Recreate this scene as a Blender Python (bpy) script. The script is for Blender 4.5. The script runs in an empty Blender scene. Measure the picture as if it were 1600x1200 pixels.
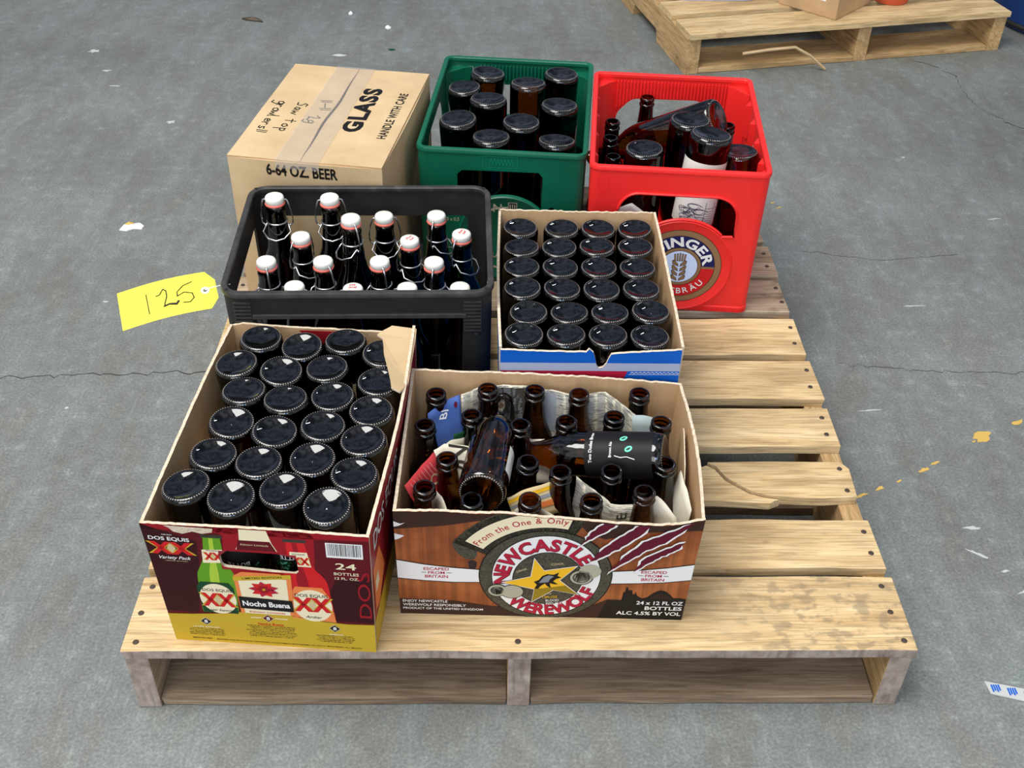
import bpy, bmesh, math, random
from math import sin, cos, pi, radians as R
from mathutils import Vector, Matrix, noise
from mathutils.geometry import tessellate_polygon
random.seed(7)
S = bpy.context.scene
COL = S.collection
DECK = 0.12          # height of the pallet's deck above the floor

# ------------------------------------------------------------------ camera
cam = bpy.data.cameras.new('camera'); camo = bpy.data.objects.new('camera', cam); COL.objects.link(camo)
YAW, PITCH, ROLL, FPX = 0.0302, 0.6773, 0.0224, 1723.2851
f_ = Vector((sin(YAW)*cos(PITCH), cos(YAW)*cos(PITCH), -sin(PITCH)))
r_ = f_.cross(Vector((0, 0, 1))).normalized(); u_ = r_.cross(f_)
rr = cos(ROLL)*r_ + sin(ROLL)*u_; uu = -sin(ROLL)*r_ + cos(ROLL)*u_
M = Matrix((rr, uu, -f_)).transposed().to_4x4(); M.translation = Vector((0.4605, -0.8824, 1.2671))
camo.matrix_world = M
cam.sensor_width = 36; cam.lens = FPX/1600*36; cam.clip_start = 0.02; cam.clip_end = 100
S.camera = camo
# ------------------------------------------------------------------ world, lamps, exposure
S.view_settings.view_transform = 'Standard'; S.view_settings.look = 'None'
S.view_settings.gamma = 1; S.view_settings.exposure = 0.0; S.view_settings.use_curve_mapping = False
W = bpy.data.worlds.new('world'); S.world = W; W.use_nodes = True
nt = W.node_tree; bg = nt.nodes['Background']
# a dim hall ahead, wide open loading doors and daylight behind the photographer
tc = nt.nodes.new('ShaderNodeTexCoord'); sx = nt.nodes.new('ShaderNodeSeparateXYZ'); rp = nt.nodes.new('ShaderNodeValToRGB')
mm = nt.nodes.new('ShaderNodeMath'); mm.operation = 'MULTIPLY_ADD'; mm.inputs[1].default_value = -.5; mm.inputs[2].default_value = .5
nt.links.new(tc.outputs['Generated'], sx.inputs[0]); nt.links.new(sx.outputs['Y'], mm.inputs[0]); nt.links.new(mm.outputs[0], rp.inputs[0]); nt.links.new(rp.outputs[0], bg.inputs[0])
e_ = rp.color_ramp.elements
while len(e_) < 4: e_.new(.5)
for k_, (p_, v_) in enumerate([(0.0, .17), (.28, .28), (.56, .52), (1.0, .42)]): e_[k_].position = p_; e_[k_].color = (v_*(.80 if k_ < 2 else .97), v_*(.95 if k_ < 2 else .99), v_*(1.3 if k_ < 2 else 1), 1)
bg.inputs[1].default_value = 1.35
wn = nt.nodes.new('ShaderNodeTexNoise'); wn.inputs['Scale'].default_value = 3.2; wn.inputs['Detail'].default_value = 2; wr = nt.nodes.new('ShaderNodeValToRGB')   # girders and racking of the hall
nt.links.new(tc.outputs['Generated'], wn.inputs['Vector']); nt.links.new(wn.outputs[0], wr.inputs[0])
wr.color_ramp.elements[0].position = .42; wr.color_ramp.elements[0].color = (.45, .45, .45, 1); wr.color_ramp.elements[1].position = .58; wr.color_ramp.elements[1].color = (1.5, 1.5, 1.5, 1)
wm = nt.nodes.new('ShaderNodeMix'); wm.data_type = 'RGBA'; wm.blend_type = 'MULTIPLY'; wm.inputs[0].default_value = 1
nt.links.new(rp.outputs[0], wm.inputs[6]); nt.links.new(wr.outputs[0], wm.inputs[7]); nt.links.new(wm.outputs[2], bg.inputs[0])

def area(name, loc, target, sx_, sy_, power, col=(1, 1, 1)):
    l = bpy.data.lights.new(name, 'AREA'); l.shape = 'RECTANGLE'; l.size = sx_; l.size_y = sy_; l.energy = power; l.color = col
    o = bpy.data.objects.new(name, l); COL.objects.link(o); o.location = loc
    o.rotation_euler = (Vector(target)-Vector(loc)).to_track_quat('-Z', 'Y').to_euler()
    return o
area('skylight', (-0.9, -0.2, 4.3), (0.5, 0.7, 0), 2.4, 2.0, 208, (1, 0.98, 0.94))
area('loading_door', (-1.0, -4.4, 2.5), (0.5, 0.4, 0.1), 2.6, 2.2, 82, (1, 0.985, 0.96))
area('ceiling_lamp', (2.6, 3.4, 4.3), (1.0, 1.2, 0), 0.12, 1.2, 16, (0.95, 0.98, 1))
area('door_daylight', (1.2, -4.6, 3.0), (0.5, 0.4, 0.2), 0.5, 1.1, 34, (0.32, 0.58, 1))
area('door_daylight_high', (0.1, -4.6, 3.0), (0.5, 0.4, 0.2), 0.4, 1.1, 26, (0.32, 0.58, 1))

# ------------------------------------------------------------------ materials
MATS = {}
def newmat(name):
    m = bpy.data.materials.new(name); m.use_nodes = True; MATS[name] = m
    return m, m.node_tree, m.node_tree.nodes['Principled BSDF']
def srgb(c):
    return tuple(((v/255)/12.92 if v/255 <= .04045 else ((v/255+.055)/1.055)**2.4) for v in c)+(1,)
def plain(name, c, rough=.5, metal=0, spec=.5, coat=0, bump=0, bscale=200):
    if name in MATS: return MATS[name]
    m, t, b = newmat(name)
    b.inputs['Base Color'].default_value = srgb(c); b.inputs['Roughness'].default_value = rough
    b.inputs['Metallic'].default_value = metal; b.inputs['Specular IOR Level'].default_value = spec; b.inputs['Coat Weight'].default_value = coat
    if bump:
        tcn = t.nodes.new('ShaderNodeTexCoord'); n = t.nodes.new('ShaderNodeTexNoise'); bp = t.nodes.new('ShaderNodeBump')
        n.inputs['Scale'].default_value = bscale; n.inputs['Detail'].default_value = 4
        bp.inputs['Strength'].default_value = bump; bp.inputs['Distance'].default_value = .002
        t.links.new(tcn.outputs['Object'], n.inputs['Vector']); t.links.new(n.outputs[0], bp.inputs['Height']); t.links.new(bp.outputs[0], b.inputs['Normal'])
    return m
def ramp(t, stops):
    r = t.nodes.new('ShaderNodeValToRGB'); e = r.color_ramp.elements
    while len(e) < len(stops): e.new(.5)
    for k, (p, c) in enumerate(stops): e[k].position = p; e[k].color = srgb(c) if len(c) == 3 else c
    return r
def noisy(name, stops, scale=(1, 1, 1), nscale=5, detail=6, rough=.6, bump=.2, bdist=.002, coords='Object', dist=0, random_off=False, second=None, spec=.4):
    """noise-driven colour; second = (scale, nscale, stops(value mult)) multiplied on top"""
    m, t, b = newmat(name); L = t.links.new
    tcn = t.nodes.new('ShaderNodeTexCoord'); mp = t.nodes.new('ShaderNodeMapping'); L(tcn.outputs[coords], mp.inputs[0])
    mp.inputs['Scale'].default_value = scale
    if random_off:
        oi = t.nodes.new('ShaderNodeObjectInfo'); mu = t.nodes.new('ShaderNodeMath'); mu.operation = 'MULTIPLY'; mu.inputs[1].default_value = 37
        L(oi.outputs['Random'], mu.inputs[0]); cb = t.nodes.new('ShaderNodeCombineXYZ')
        for k in range(3): L(mu.outputs[0], cb.inputs[k])
        L(cb.outputs[0], mp.inputs['Location'])
    n = t.nodes.new('ShaderNodeTexNoise'); n.inputs['Scale'].default_value = nscale; n.inputs['Detail'].default_value = detail
    n.inputs['Roughness'].default_value = .62; n.inputs['Distortion'].default_value = dist; L(mp.outputs[0], n.inputs['Vector'])
    r = ramp(t, stops); L(n.outputs[0], r.inputs[0]); out = r.outputs[0]
    for sc in (second or []):
        m2 = t.nodes.new('ShaderNodeMapping'); m2.inputs['Scale'].default_value = sc[0]; L(tcn.outputs[coords], m2.inputs[0])
        if random_off: L(cb.outputs[0], m2.inputs['Location'])
        n2 = t.nodes.new('ShaderNodeTexNoise'); n2.inputs['Scale'].default_value = sc[1]; n2.inputs['Detail'].default_value = 5; L(m2.outputs[0], n2.inputs['Vector'])
        r2 = ramp(t, sc[2]); L(n2.outputs[0], r2.inputs[0])
        mx = t.nodes.new('ShaderNodeMix'); mx.data_type = 'RGBA'; mx.blend_type = sc[3] if len(sc) > 3 else 'MULTIPLY'; mx.inputs[0].default_value = 1
        L(out, mx.inputs[6]); L(r2.outputs[0], mx.inputs[7]); out = mx.outputs[2]
    L(out, b.inputs['Base Color']); b.inputs['Roughness'].default_value = rough; b.inputs['Specular IOR Level'].default_value = spec
    if bump:
        bp = t.nodes.new('ShaderNodeBump'); bp.inputs['Strength'].default_value = bump; bp.inputs['Distance'].default_value = bdist
        L(n.outputs[0], bp.inputs['Height']); L(bp.outputs[0], b.inputs['Normal'])
    return m
G1 = lambda v: (v, v, v, 1)
noisy('floor_concrete', [(.28, (106, 109, 107)), (.5, (125, 128, 125)), (.74, (150, 153, 149))], nscale=230, detail=5, rough=.62, bump=.25, bdist=.003, spec=.3,
      second=[((1, 1.6, 1), 1.3, [(.3, (.78, .78, .78, 1)), (.7, G1(1.06))]), ((1, 1, 1), 38, [(.35, G1(.9)), (.6, G1(1.02)), (.74, G1(1.30))]),
              ((2.2, .8, 1), 7, [(.38, (.90, .87, .83, 1)), (.62, (1.02, 1.05, 1.06, 1))]), ((30, 4, 1), 4, [(.55, G1(1)), (.72, G1(1.16))])])
def wood(name, a, b_, c):
    return noisy(name, [(.24, a), (.5, b_), (.74, c)], scale=(2.2, 26, 26), nscale=2.4, detail=8, rough=.75, bump=.45, bdist=.0015, dist=1.2, random_off=True, spec=.2,
                 second=[((3, 8, 8), 1.6, [(.3, (.68, .65, .62, 1)), (.5, G1(1.0)), (.8, G1(1.08))]), ((4, 90, 90), 4, [(.38, G1(.70)), (.52, G1(1))]),
                         ((12, 20, 20), 1.3, [(.24, (.55, .50, .46, 1)), (.34, G1(1))])])
wood('deck_wood', (184, 148, 102), (214, 184, 136), (230, 206, 162))
wood('grey_wood', (136, 118, 98), (178, 156, 130), (200, 182, 158))
wood('stringer_wood', (160, 126, 84), (196, 162, 114), (216, 186, 140))
noisy('end_grain', [(.3, (134, 116, 106)), (.7, (184, 168, 156))], scale=(1, 1, 1), nscale=40, detail=7, rough=.85, bump=.5, random_off=True, spec=.15, second=[((60, 60, 8), 2, [(.36, G1(.75)), (.5, G1(1))])])
wood('dirty_wood', (104, 88, 72), (142, 122, 100), (170, 150, 126))
def wood_y(name, src):
    m = MATS[src].copy(); m.name = name; MATS[name] = m
    for n in m.node_tree.nodes:
        if n.type == 'MAPPING':
            s = n.inputs['Scale'].default_value; n.inputs['Scale'].default_value = (s[1], s[0], s[2])
    return m
def stained():
    # the front board carries a blurred grey ink stamp near its right end
    m = MATS['deck_wood'].copy(); m.name = 'stained_wood'; MATS['stained_wood'] = m; t = m.node_tree; L = t.links.new; b = t.nodes['Principled BSDF']
    src = b.inputs['Base Color'].links[0].from_socket
    tcn = t.nodes.new('ShaderNodeTexCoord'); sp = t.nodes.new('ShaderNodeSeparateXYZ'); L(tcn.outputs['Object'], sp.inputs[0])
    mr = t.nodes.new('ShaderNodeMapRange'); mr.inputs[1].default_value = .74; mr.inputs[2].default_value = .86; L(sp.outputs[0], mr.inputs[0])
    mp = t.nodes.new('ShaderNodeMapping'); mp.inputs['Scale'].default_value = (1, 1.5, 1); L(tcn.outputs['Object'], mp.inputs[0])
    n = t.nodes.new('ShaderNodeTexNoise'); n.inputs['Scale'].default_value = 42; n.inputs['Detail'].default_value = 4; L(mp.outputs[0], n.inputs['Vector'])
    r = ramp(t, [(.50, (0, 0, 0, 1)), (.60, (.6, .6, .6, 1))]); L(n.outputs[0], r.inputs[0])
    mu = t.nodes.new('ShaderNodeMath'); mu.operation = 'MULTIPLY'; L(r.outputs[0], mu.inputs[0]); L(mr.outputs[0], mu.inputs[1])
    mx = t.nodes.new('ShaderNodeMix'); mx.data_type = 'RGBA'; L(mu.outputs[0], mx.inputs[0]); L(src, mx.inputs[6]); mx.inputs[7].default_value = srgb((136, 120, 96)); L(mx.outputs[2], b.inputs['Base Color'])
stained()
wood_y('stringer_wood_y', 'stringer_wood'); wood_y('grey_wood_y', 'grey_wood')
noisy('kraft', [(.3, (184, 148, 108)), (.7, (202, 168, 128))], scale=(1, 1, 1), nscale=14, rough=.85, bump=.08, spec=.2, second=[((220, 2, 2), 1, [(.35, G1(.95)), (.65, G1(1.03))])])
noisy('kraft_light', [(.3, (190, 162, 122)), (.7, (206, 180, 140))], nscale=12, rough=.8, bump=.1, spec=.25, second=[((3, 3, 3), 3, [(.3, G1(.92)), (.6, G1(1.02))])])
noisy('torn_board', [(.3, (200, 178, 148)), (.7, (232, 218, 196))], nscale=240, rough=.95, bump=.8, bdist=.003, spec=.1)
noisy('green_plastic', [(.3, (2, 84, 60)), (.7, (4, 98, 72))], nscale=6, rough=.42, bump=.05)
noisy('red_plastic', [(.3, (232, 36, 34)), (.7, (240, 46, 42))], nscale=5, rough=.42, bump=.05)
noisy('black_plastic', [(.3, (30, 28, 27)), (.6, (38, 36, 34)), (.8, (52, 49, 46))], nscale=22, rough=.5, bump=.08)
noisy('black_rim', [(.3, (40, 38, 37)), (.6, (58, 56, 54)), (.8, (88, 86, 84))], nscale=45, rough=.5, bump=.3)
plain('dark_inside', (16, 15, 15), .6)
def glass(name, tint, gl=(1, 1, 1), ior=1.52, rough=.03):
    m, t, b = newmat(name); L = t.links.new; t.nodes.remove(b); out = t.nodes['Material Output']
    fr = t.nodes.new('ShaderNodeFresnel'); fr.inputs[0].default_value = ior
    tr = t.nodes.new('ShaderNodeBsdfTransparent'); tr.inputs[0].default_value = tint+(1,)
    g = t.nodes.new('ShaderNodeBsdfGlossy'); g.inputs[0].default_value = gl+(1,); g.inputs['Roughness'].default_value = rough
    mx = t.nodes.new('ShaderNodeMixShader')
    n = t.nodes.new('ShaderNodeTexNoise'); n.inputs['Scale'].default_value = 45; tcn = t.nodes.new('ShaderNodeTexCoord'); L(tcn.outputs['Object'], n.inputs['Vector'])
    bp = t.nodes.new('ShaderNodeBump'); bp.inputs['Strength'].default_value = .25; bp.inputs['Distance'].default_value = .002; L(n.outputs[0], bp.inputs['Height'])
    L(bp.outputs[0], g.inputs['Normal']); L(bp.outputs[0], fr.inputs['Normal'])
    L(fr.outputs[0], mx.inputs[0]); L(tr.outputs[0], mx.inputs[1]); L(g.outputs[0], mx.inputs[2]); L(mx.outputs[0], out.inputs[0])
    return m
glass('amber_glass', (.36, .165, .035), ior=1.6)
glass('dark_glass', (.11, .035, .012), ior=1.6)
glass('green_glass', (.05, .30, .10), ior=1.6)
def tape_mat(name):
    m, t, b = newmat(name); b.inputs['Base Color'].default_value = (.62, .56, .52, 1); b.inputs['Alpha'].default_value = .26; b.inputs['Roughness'].default_value = .16
    n = t.nodes.new('ShaderNodeTexNoise'); n.inputs['Scale'].default_value = 60; bp = t.nodes.new('ShaderNodeBump'); bp.inputs['Strength'].default_value = .5; bp.inputs['Distance'].default_value = .002
    t.links.new(n.outputs[0], bp.inputs['Height']); t.links.new(bp.outputs[0], b.inputs['Normal'])
tape_mat('clear_tape')
#, (.93, .92, .92), ior=1.5, rough=.12)
plain('stipple', (150, 140, 132), .25); plain('porcelain', (228, 226, 216), .25); plain('rubber_seal', (226, 112, 96), .5); plain('wire', (205, 205, 206), .28, metal=1)
plain('nail_metal', (86, 74, 64), .5, metal=.6)
def ink(name, c, rough=.45): return plain('ink_'+name, c, .5, spec=.2)
for n_, c_ in dict(black=(22, 20, 20), white=(236, 232, 228), crimson=(176, 30, 58), maroon=(92, 10, 22), deep=(52, 5, 12), red=(204, 30, 34), gold=(198, 164, 44), tan=(206, 184, 140),
                   cream=(238, 222, 186), navy=(28, 30, 84), brown=(142, 108, 74), paleblue=(206, 220, 246), charcoal=(58, 54, 46), yellow=(240, 184, 38), grey=(132, 136, 142), beige=(176, 170, 148),
                   green=(96, 150, 30), dkgreen=(20, 66, 36), limegreen=(168, 196, 60), blue=(14, 92, 190), lilac=(164, 172, 196), orange=(232, 130, 70), wine=(96, 18, 40), tagblack=(34, 34, 20),
                   mint=(110, 210, 180), pink=(228, 150, 150), smoke=(58, 36, 30), emblem=(12, 132, 98), olive=(150, 124, 30), midred=(150, 16, 30)).items(): ink(n_, c_)
plain('tag_yellow', (246, 240, 60), .6)
noisy('mottled_ring', [(.42, (44, 42, 34)), (.5, (92, 88, 70)), (.58, (50, 47, 38))], nscale=330, detail=3, rough=.5, bump=0)
noisy('barrel_print', [(.3, (112, 50, 22)), (.55, (158, 84, 40)), (.8, (196, 118, 62))], scale=(1, 1, 1.2), nscale=9, detail=4, rough=.42, bump=0,
      second=[((110, .5, .5), 1, [(.42, G1(.72)), (.56, G1(1.05))])])
noisy('news_print', [(.38, (120, 116, 106)), (.5, (206, 198, 176)), (.7, (224, 218, 200))], scale=(60, 60, 420), nscale=1.2, detail=3, rough=.9, bump=0, second=[((8, 8, 8), 3, [(.35, G1(.8)), (.6, G1(1))])])
plain('paper', (214, 206, 186), .9, bump=.3, bscale=30)
plain('paper_blue', (62, 92, 158), .8); plain('paper_red', (178, 44, 48), .8); plain('paper_grey', (158, 170, 170), .85); plain('blue_carton', (30, 96, 176), .5)
plain('carton_maroon', (150, 22, 34), .42); plain('white_enamel', (225, 225, 225), .5); plain('lilac_plastic', (176, 176, 196), .45); plain('drum_blue', (24, 52, 104), .4); plain('orange_plastic', (196, 84, 52), .5)
plain('crack', (52, 52, 50), .9); plain('paint_yellow', (206, 168, 84), .8); plain('scuff_white', (186, 188, 184), .8)

# ------------------------------------------------------------------ object helpers
def tag(o, label=None, cat=None, group=None, kind=None):
    if label: o['label'] = label
    if cat: o['category'] = cat
    if group: o['group'] = group
    if kind: o['kind'] = kind
    return o
def thing(name, label, cat, loc=(0, 0, 0), rz=0, group=None):
    o = bpy.data.objects.new(name, None); COL.objects.link(o); o.empty_display_size = .02
    o.location = loc; o.rotation_euler = (0, 0, rz); return tag(o, label, cat, group)
def link(name, me, mats=None, parent=None, loc=None, rot=None):
    o = bpy.data.objects.new(name, me); COL.objects.link(o)
    if mats:
        for m_ in (mats if isinstance(mats, (list, tuple)) else [mats]): me.materials.append(MATS[m_] if isinstance(m_, str) else m_)
    if parent: o.parent = parent
    if loc is not None: o.location = loc
    if rot is not None: o.rotation_euler = rot
    return o
def bm_obj(name, bm, mats, parent=None, smooth=None, loc=None, rot=None, bevel=0):
    bmesh.ops.recalc_face_normals(bm, faces=bm.faces)
    if bevel:
        es = [e for e in bm.edges if len(e.link_faces) == 2 and e.calc_face_angle(0) > R(30)]
        bmesh.ops.bevel(bm, geom=es, offset=bevel, segments=2, affect='EDGES', profile=.6)
    me = bpy.data.meshes.new(name); bm.to_mesh(me); bm.free()
    if smooth is not None:
        for p in me.polygons: p.use_smooth = True
        me.set_sharp_from_angle(angle=R(smooth))
    return link(name, me, mats, parent, loc, rot)
def box(bm, x0, x1, y0, y1, z0, z1, mi=0):
    v = [bm.verts.new((x, y, z)) for z in (z0, z1) for x, y in ((x0, y0), (x1, y0), (x1, y1), (x0, y1))]
    for f in ((0, 3, 2, 1), (4, 5, 6, 7), (0, 1, 5, 4), (1, 2, 6, 5), (2, 3, 7, 6), (3, 0, 4, 7)):
        bm.faces.new([v[i] for i in f]).material_index = mi
    return v
def lathe(bm, prof, n=40, mi=None, wob=None):
    rings = []
    for k, (r, z) in enumerate(prof):
        if r < 1e-6: rings.append([bm.verts.new((0, 0, z))])
        else: rings.append([bm.verts.new((r*cos(2*pi*i/n), r*sin(2*pi*i/n), z)) for i in range(n)])
    for k in range(len(prof)-1):
        a, b = rings[k], rings[k+1]
        for i in range(n):
            j = (i+1) % n
            vs = [a[i % len(a)], a[j % len(a)], b[j % len(b)], b[i % len(b)]]
            u = []
            for v in vs:
                if v not in u: u.append(v)
            if len(u) > 2:
                f = bm.faces.new(u)
                if mi: f.material_index = mi[k]
def tube(bm, pts, r, n=8, closed=False, mi=0):
    pts = [Vector(p) for p in pts]; rings = []; N = len(pts); up = Vector((0, 0, 1))
    for i, p in enumerate(pts):
        a = pts[(i-1) % N] if (closed or i) else p; b = pts[(i+1) % N] if (closed or i < N-1) else p
        d = (b-a).normalized(); s = d.cross(up)
        if s.length < .1: s = d.cross(Vector((1, 0, 0)))
        s.normalize(); t = s.cross(d)
        rings.append([bm.verts.new(p+r*(cos(2*pi*k/n)*s+sin(2*pi*k/n)*t)) for k in range(n)])
    for i in range(N if closed else N-1):
        a, b = rings[i], rings[(i+1) % N]
        for k in range(n): bm.faces.new((a[k], a[(k+1) % n], b[(k+1) % n], b[k])).material_index = mi
    if not closed:
        bm.faces.new(rings[0][::-1]); bm.faces.new(rings[-1])
def fillet(pts, rad, seg=6):
    """round the corners of a 2D polygon; rad is one radius or one per corner"""
    out = []; n = len(pts)
    for i in range(n):
        r = rad[i] if isinstance(rad, (list, tuple)) else rad
        p, a, b = Vector(pts[i]), Vector(pts[i-1]), Vector(pts[(i+1) % n])
        if r <= 0: out.append(tuple(p)); continue
        d1, d2 = (a-p), (b-p); l1, l2 = d1.length, d2.length; d1.normalize(); d2.normalize()
        ang = d1.angle(d2)/2; c = min(r/math.tan(max(ang, .05)), l1*.48, l2*.48)
        s, e = p+d1*c, p+d2*c
        for k in range(seg+1):
            t = k/seg; q = (1-t)**2*s+2*t*(1-t)*p+t*t*e; out.append((q.x, q.y))
    return out
def slab(bm, outline, holes, mapf, t, cuts_u=(), cuts_v=(), mi=(0, 1, 2)):
    """solid sheet: 2D outline with holes, thickness t inwards, mapped by mapf(u, v, depth)->xyz; mi = outer, inner, edge"""
    polys = [outline]+list(holes); b2 = bmesh.new()
    flat = [p for pl in polys for p in pl]
    tris = tessellate_polygon([[Vector((p[0], p[1], 0)) for p in pl] for pl in polys])
    lay = b2.faces.layers.int.new('k')
    fv = [b2.verts.new((p[0], p[1], 0)) for p in flat]; bv = [b2.verts.new((p[0], p[1], 1)) for p in flat]
    for tr in tris:
        try: f = b2.faces.new([fv[i] for i in tr]); f[lay] = mi[0]
        except ValueError: continue
        f = b2.faces.new([bv[i] for i in reversed(tr)]); f[lay] = mi[1]
    o = 0
    for pl in polys:
        n = len(pl)
        for i in range(n):
            j = (i+1) % n
            try: f = b2.faces.new((fv[o+i], fv[o+j], bv[o+j], bv[o+i])); f[lay] = mi[2]
            except ValueError: pass
        o += n
    for c in cuts_u: bmesh.ops.bisect_plane(b2, geom=b2.verts[:]+b2.edges[:]+b2.faces[:], plane_co=(c, 0, 0), plane_no=(1, 0, 0))
    for c in cuts_v: bmesh.ops.bisect_plane(b2, geom=b2.verts[:]+b2.edges[:]+b2.faces[:], plane_co=(0, c, 0), plane_no=(0, 1, 0))
    vm = {}
    for v in b2.verts: vm[v] = bm.verts.new(mapf(v.co.x, v.co.y, v.co.z*t))
    for f in b2.faces:
        try: g = bm.faces.new([vm[v] for v in f.verts]); g.material_index = f[lay]
        except ValueError: pass
    b2.free()

# ------------------------------------------------------------------ printing: flat shapes and lettering laid on a face
_tc = {}
def glyphs(s, bold=0.0, space=1.0):
    key = (s, bold, space)
    if key not in _tc:
        c = bpy.data.curves.new('t', 'FONT'); c.body = s; c.size = 1; c.offset = bold; c.space_character = space; c.resolution_u = 3; c.fill_mode = 'FRONT'
        o = bpy.data.objects.new('t', c); me = bpy.data.meshes.new_from_object(o)
        vs = [(v.co.x, v.co.y) for v in me.vertices]; fs = [tuple(p.vertices) for p in me.polygons]
        bpy.data.objects.remove(o); bpy.data.curves.remove(c); bpy.data.meshes.remove(me)
        xs = [v[0] for v in vs] or [0]
        _tc[key] = (vs, fs, min(xs), max(xs))
    return _tc[key]
class Art:
    """2D print in millimetres; every mark has a colour and a layer"""
    def __init__(s): s.bm = bmesh.new(); s.mats = []; s.lay = s.bm.verts.layers.int.new('L')
    def mi(s, m):
        m = m if m in MATS else 'ink_'+m
        if m not in s.mats: s.mats.append(m)
        return s.mats.index(m)
    def mesh(s, vs, fs, m, L):
        k = s.mi(m); bv = []
        for x, y in vs:
            v = s.bm.verts.new((x, y, 0)); v[s.lay] = L; bv.append(v)
        for f in fs:
            try: s.bm.faces.new([bv[i] for i in f]).material_index = k
            except ValueError: pass
    def poly(s, pts, m, L=1, holes=()):
        pl = [pts]+list(holes); flat = [p for q in pl for p in q]
        tr = tessellate_polygon([[Vector((p[0], p[1], 0)) for p in q] for q in pl])
        s.mesh(flat, tr, m, L)
    def rect(s, x0, y0, x1, y1, m, L=1): s.mesh([(x0, y0), (x1, y0), (x1, y1), (x0, y1)], [(0, 1, 2, 3)], m, L)
    def ell(s, cx, cy, rx, ry, m, L=1, n=56, rot=0):
        P = []
        for k in range(n):
            a = 2*pi*k/n; x, y = rx*cos(a), ry*sin(a); P.append((cx+x*cos(rot)-y*sin(rot), cy+x*sin(rot)+y*cos(rot)))
        s.mesh(P, [tuple(range(n))], m, L)
    def sector(s, cx, cy, r0, r1, a0, a1, m, L=1, ky=1, n=40):
        P = [(cx+r1*cos(R(a0+(a1-a0)*k/n)), cy+ky*r1*sin(R(a0+(a1-a0)*k/n))) for k in range(n+1)]
        Q = [(cx+r0*cos(R(a0+(a1-a0)*k/n)), cy+ky*r0*sin(R(a0+(a1-a0)*k/n))) for k in range(n+1)]
        s.mesh(P+Q, [(k, k+1, n+2+k, n+1+k) for k in range(n)], m, L)
    def line(s, pts, w, m, L=1):
        for (x0, y0), (x1, y1) in zip(pts, pts[1:]):
            d = math.hypot(x1-x0, y1-y0) or 1; nx, ny = -(y1-y0)/d*w/2, (x1-x0)/d*w/2
            ex, ey = (x1-x0)/d*w*.3, (y1-y0)/d*w*.3
            s.mesh([(x0+nx-ex, y0+ny-ey), (x0-nx-ex, y0-ny-ey), (x1-nx+ex, y1-ny+ey), (x1+nx+ex, y1+ny+ey)], [(0, 1, 2, 3)], m, L)
    def text(s, txt, cx, cy, h, m, L=1, width=None, rot=0, bold=.01, shear=0, anchor='c', space=1.0):
        """h = cap height, (cx, cy) = middle of the line (or its left / right end)"""
        vs, fs, a, b = glyphs(txt, bold, space); k = h/.7; kx = k if width is None else width/(b-a)
        off = {'c': (a+b)/2, 'l': a, 'r': b}[anchor]; P = []
        for x, y in vs:
            X, Y = (x-off)*kx+shear*(y-.35)*k, (y-.35)*k; P.append((cx+X*cos(rot)-Y*sin(rot), cy+X*sin(rot)+Y*cos(rot)))
        s.mesh(P, fs, m, L)
    def arc(s, txt, cx, cy, r, a0, a1, h, m, L=1, ky=1, inside=False, bold=.02, kx=1.0):
        """letters spread evenly from angle a0 to a1 at mid-height radius r"""
        ws = []
        for c in txt:
            if c == ' ': ws.append(.35); continue
            _, _, a, b = glyphs(c, bold); ws.append(b-a+.14)
        tot = sum(ws); acc = 0; k = h/.7
        for c, w in zip(txt, ws):
            an = R(a0+(a1-a0)*(acc+w/2)/tot); acc += w
            if c == ' ': continue
            vs, fs, a, b = glyphs(c, bold); P = []
            rot = an-pi/2 if not inside else an+pi/2
            for x, y in vs:
                X, Y = (x-(a+b)/2)*k*kx, (y-.35)*k
                X, Y = X*cos(rot)-Y*sin(rot), X*sin(rot)+Y*cos(rot)
                P.append((cx+r*cos(an)+X, cy+ky*(r*sin(an)+Y)))
            s.mesh(P, fs, m, L)
    def clip(s, knots):
        """cut away everything above the torn top edge given as (x, height) knots"""
        out = bmesh.new(); lo = out.verts.layers.int.new('L')
        for (x0, h0), (x1, h1) in zip(knots, knots[1:]):
            b = s.bm.copy(); g = lambda: b.verts[:]+b.edges[:]+b.faces[:]
            bmesh.ops.bisect_plane(b, geom=g(), plane_co=(x0, 0, 0), plane_no=(-1, 0, 0), clear_outer=True)
            bmesh.ops.bisect_plane(b, geom=g(), plane_co=(x1, 0, 0), plane_no=(1, 0, 0), clear_outer=True)
            bmesh.ops.bisect_plane(b, geom=g(), plane_co=(x0, h0, 0), plane_no=(-(h1-h0), x1-x0, 0), clear_outer=True)
            lb = b.verts.layers.int['L']; vm = {}
            for v in b.verts:
                w = out.verts.new(v.co); w[lo] = v[lb]; vm[v] = w
            for f in b.faces: out.faces.new([vm[v] for v in f.verts]).material_index = f.material_index
            b.free()
        s.bm.free(); s.bm = out; s.lay = lo
    def grid(s, xs, ys=()):
        for c in xs: bmesh.ops.bisect_plane(s.bm, geom=s.bm.verts[:]+s.bm.edges[:]+s.bm.faces[:], plane_co=(c, 0, 0), plane_no=(1, 0, 0))
        for c in ys: bmesh.ops.bisect_plane(s.bm, geom=s.bm.verts[:]+s.bm.edges[:]+s.bm.faces[:], plane_co=(0, c, 0), plane_no=(0, 1, 0))
    def put(s, name, mapf, parent, step=.00012):
        """mapf(u_m, v_m, depth_m) -> xyz, depth negative = in front of the surface"""
        for v in s.bm.verts: v.co = mapf(v.co.x/1000, v.co.y/1000, -.00015-step*v[s.lay])
        me = bpy.data.meshes.new(name); s.bm.to_mesh(me); s.bm.free()
        return link(name, me, s.mats, parent)
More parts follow.
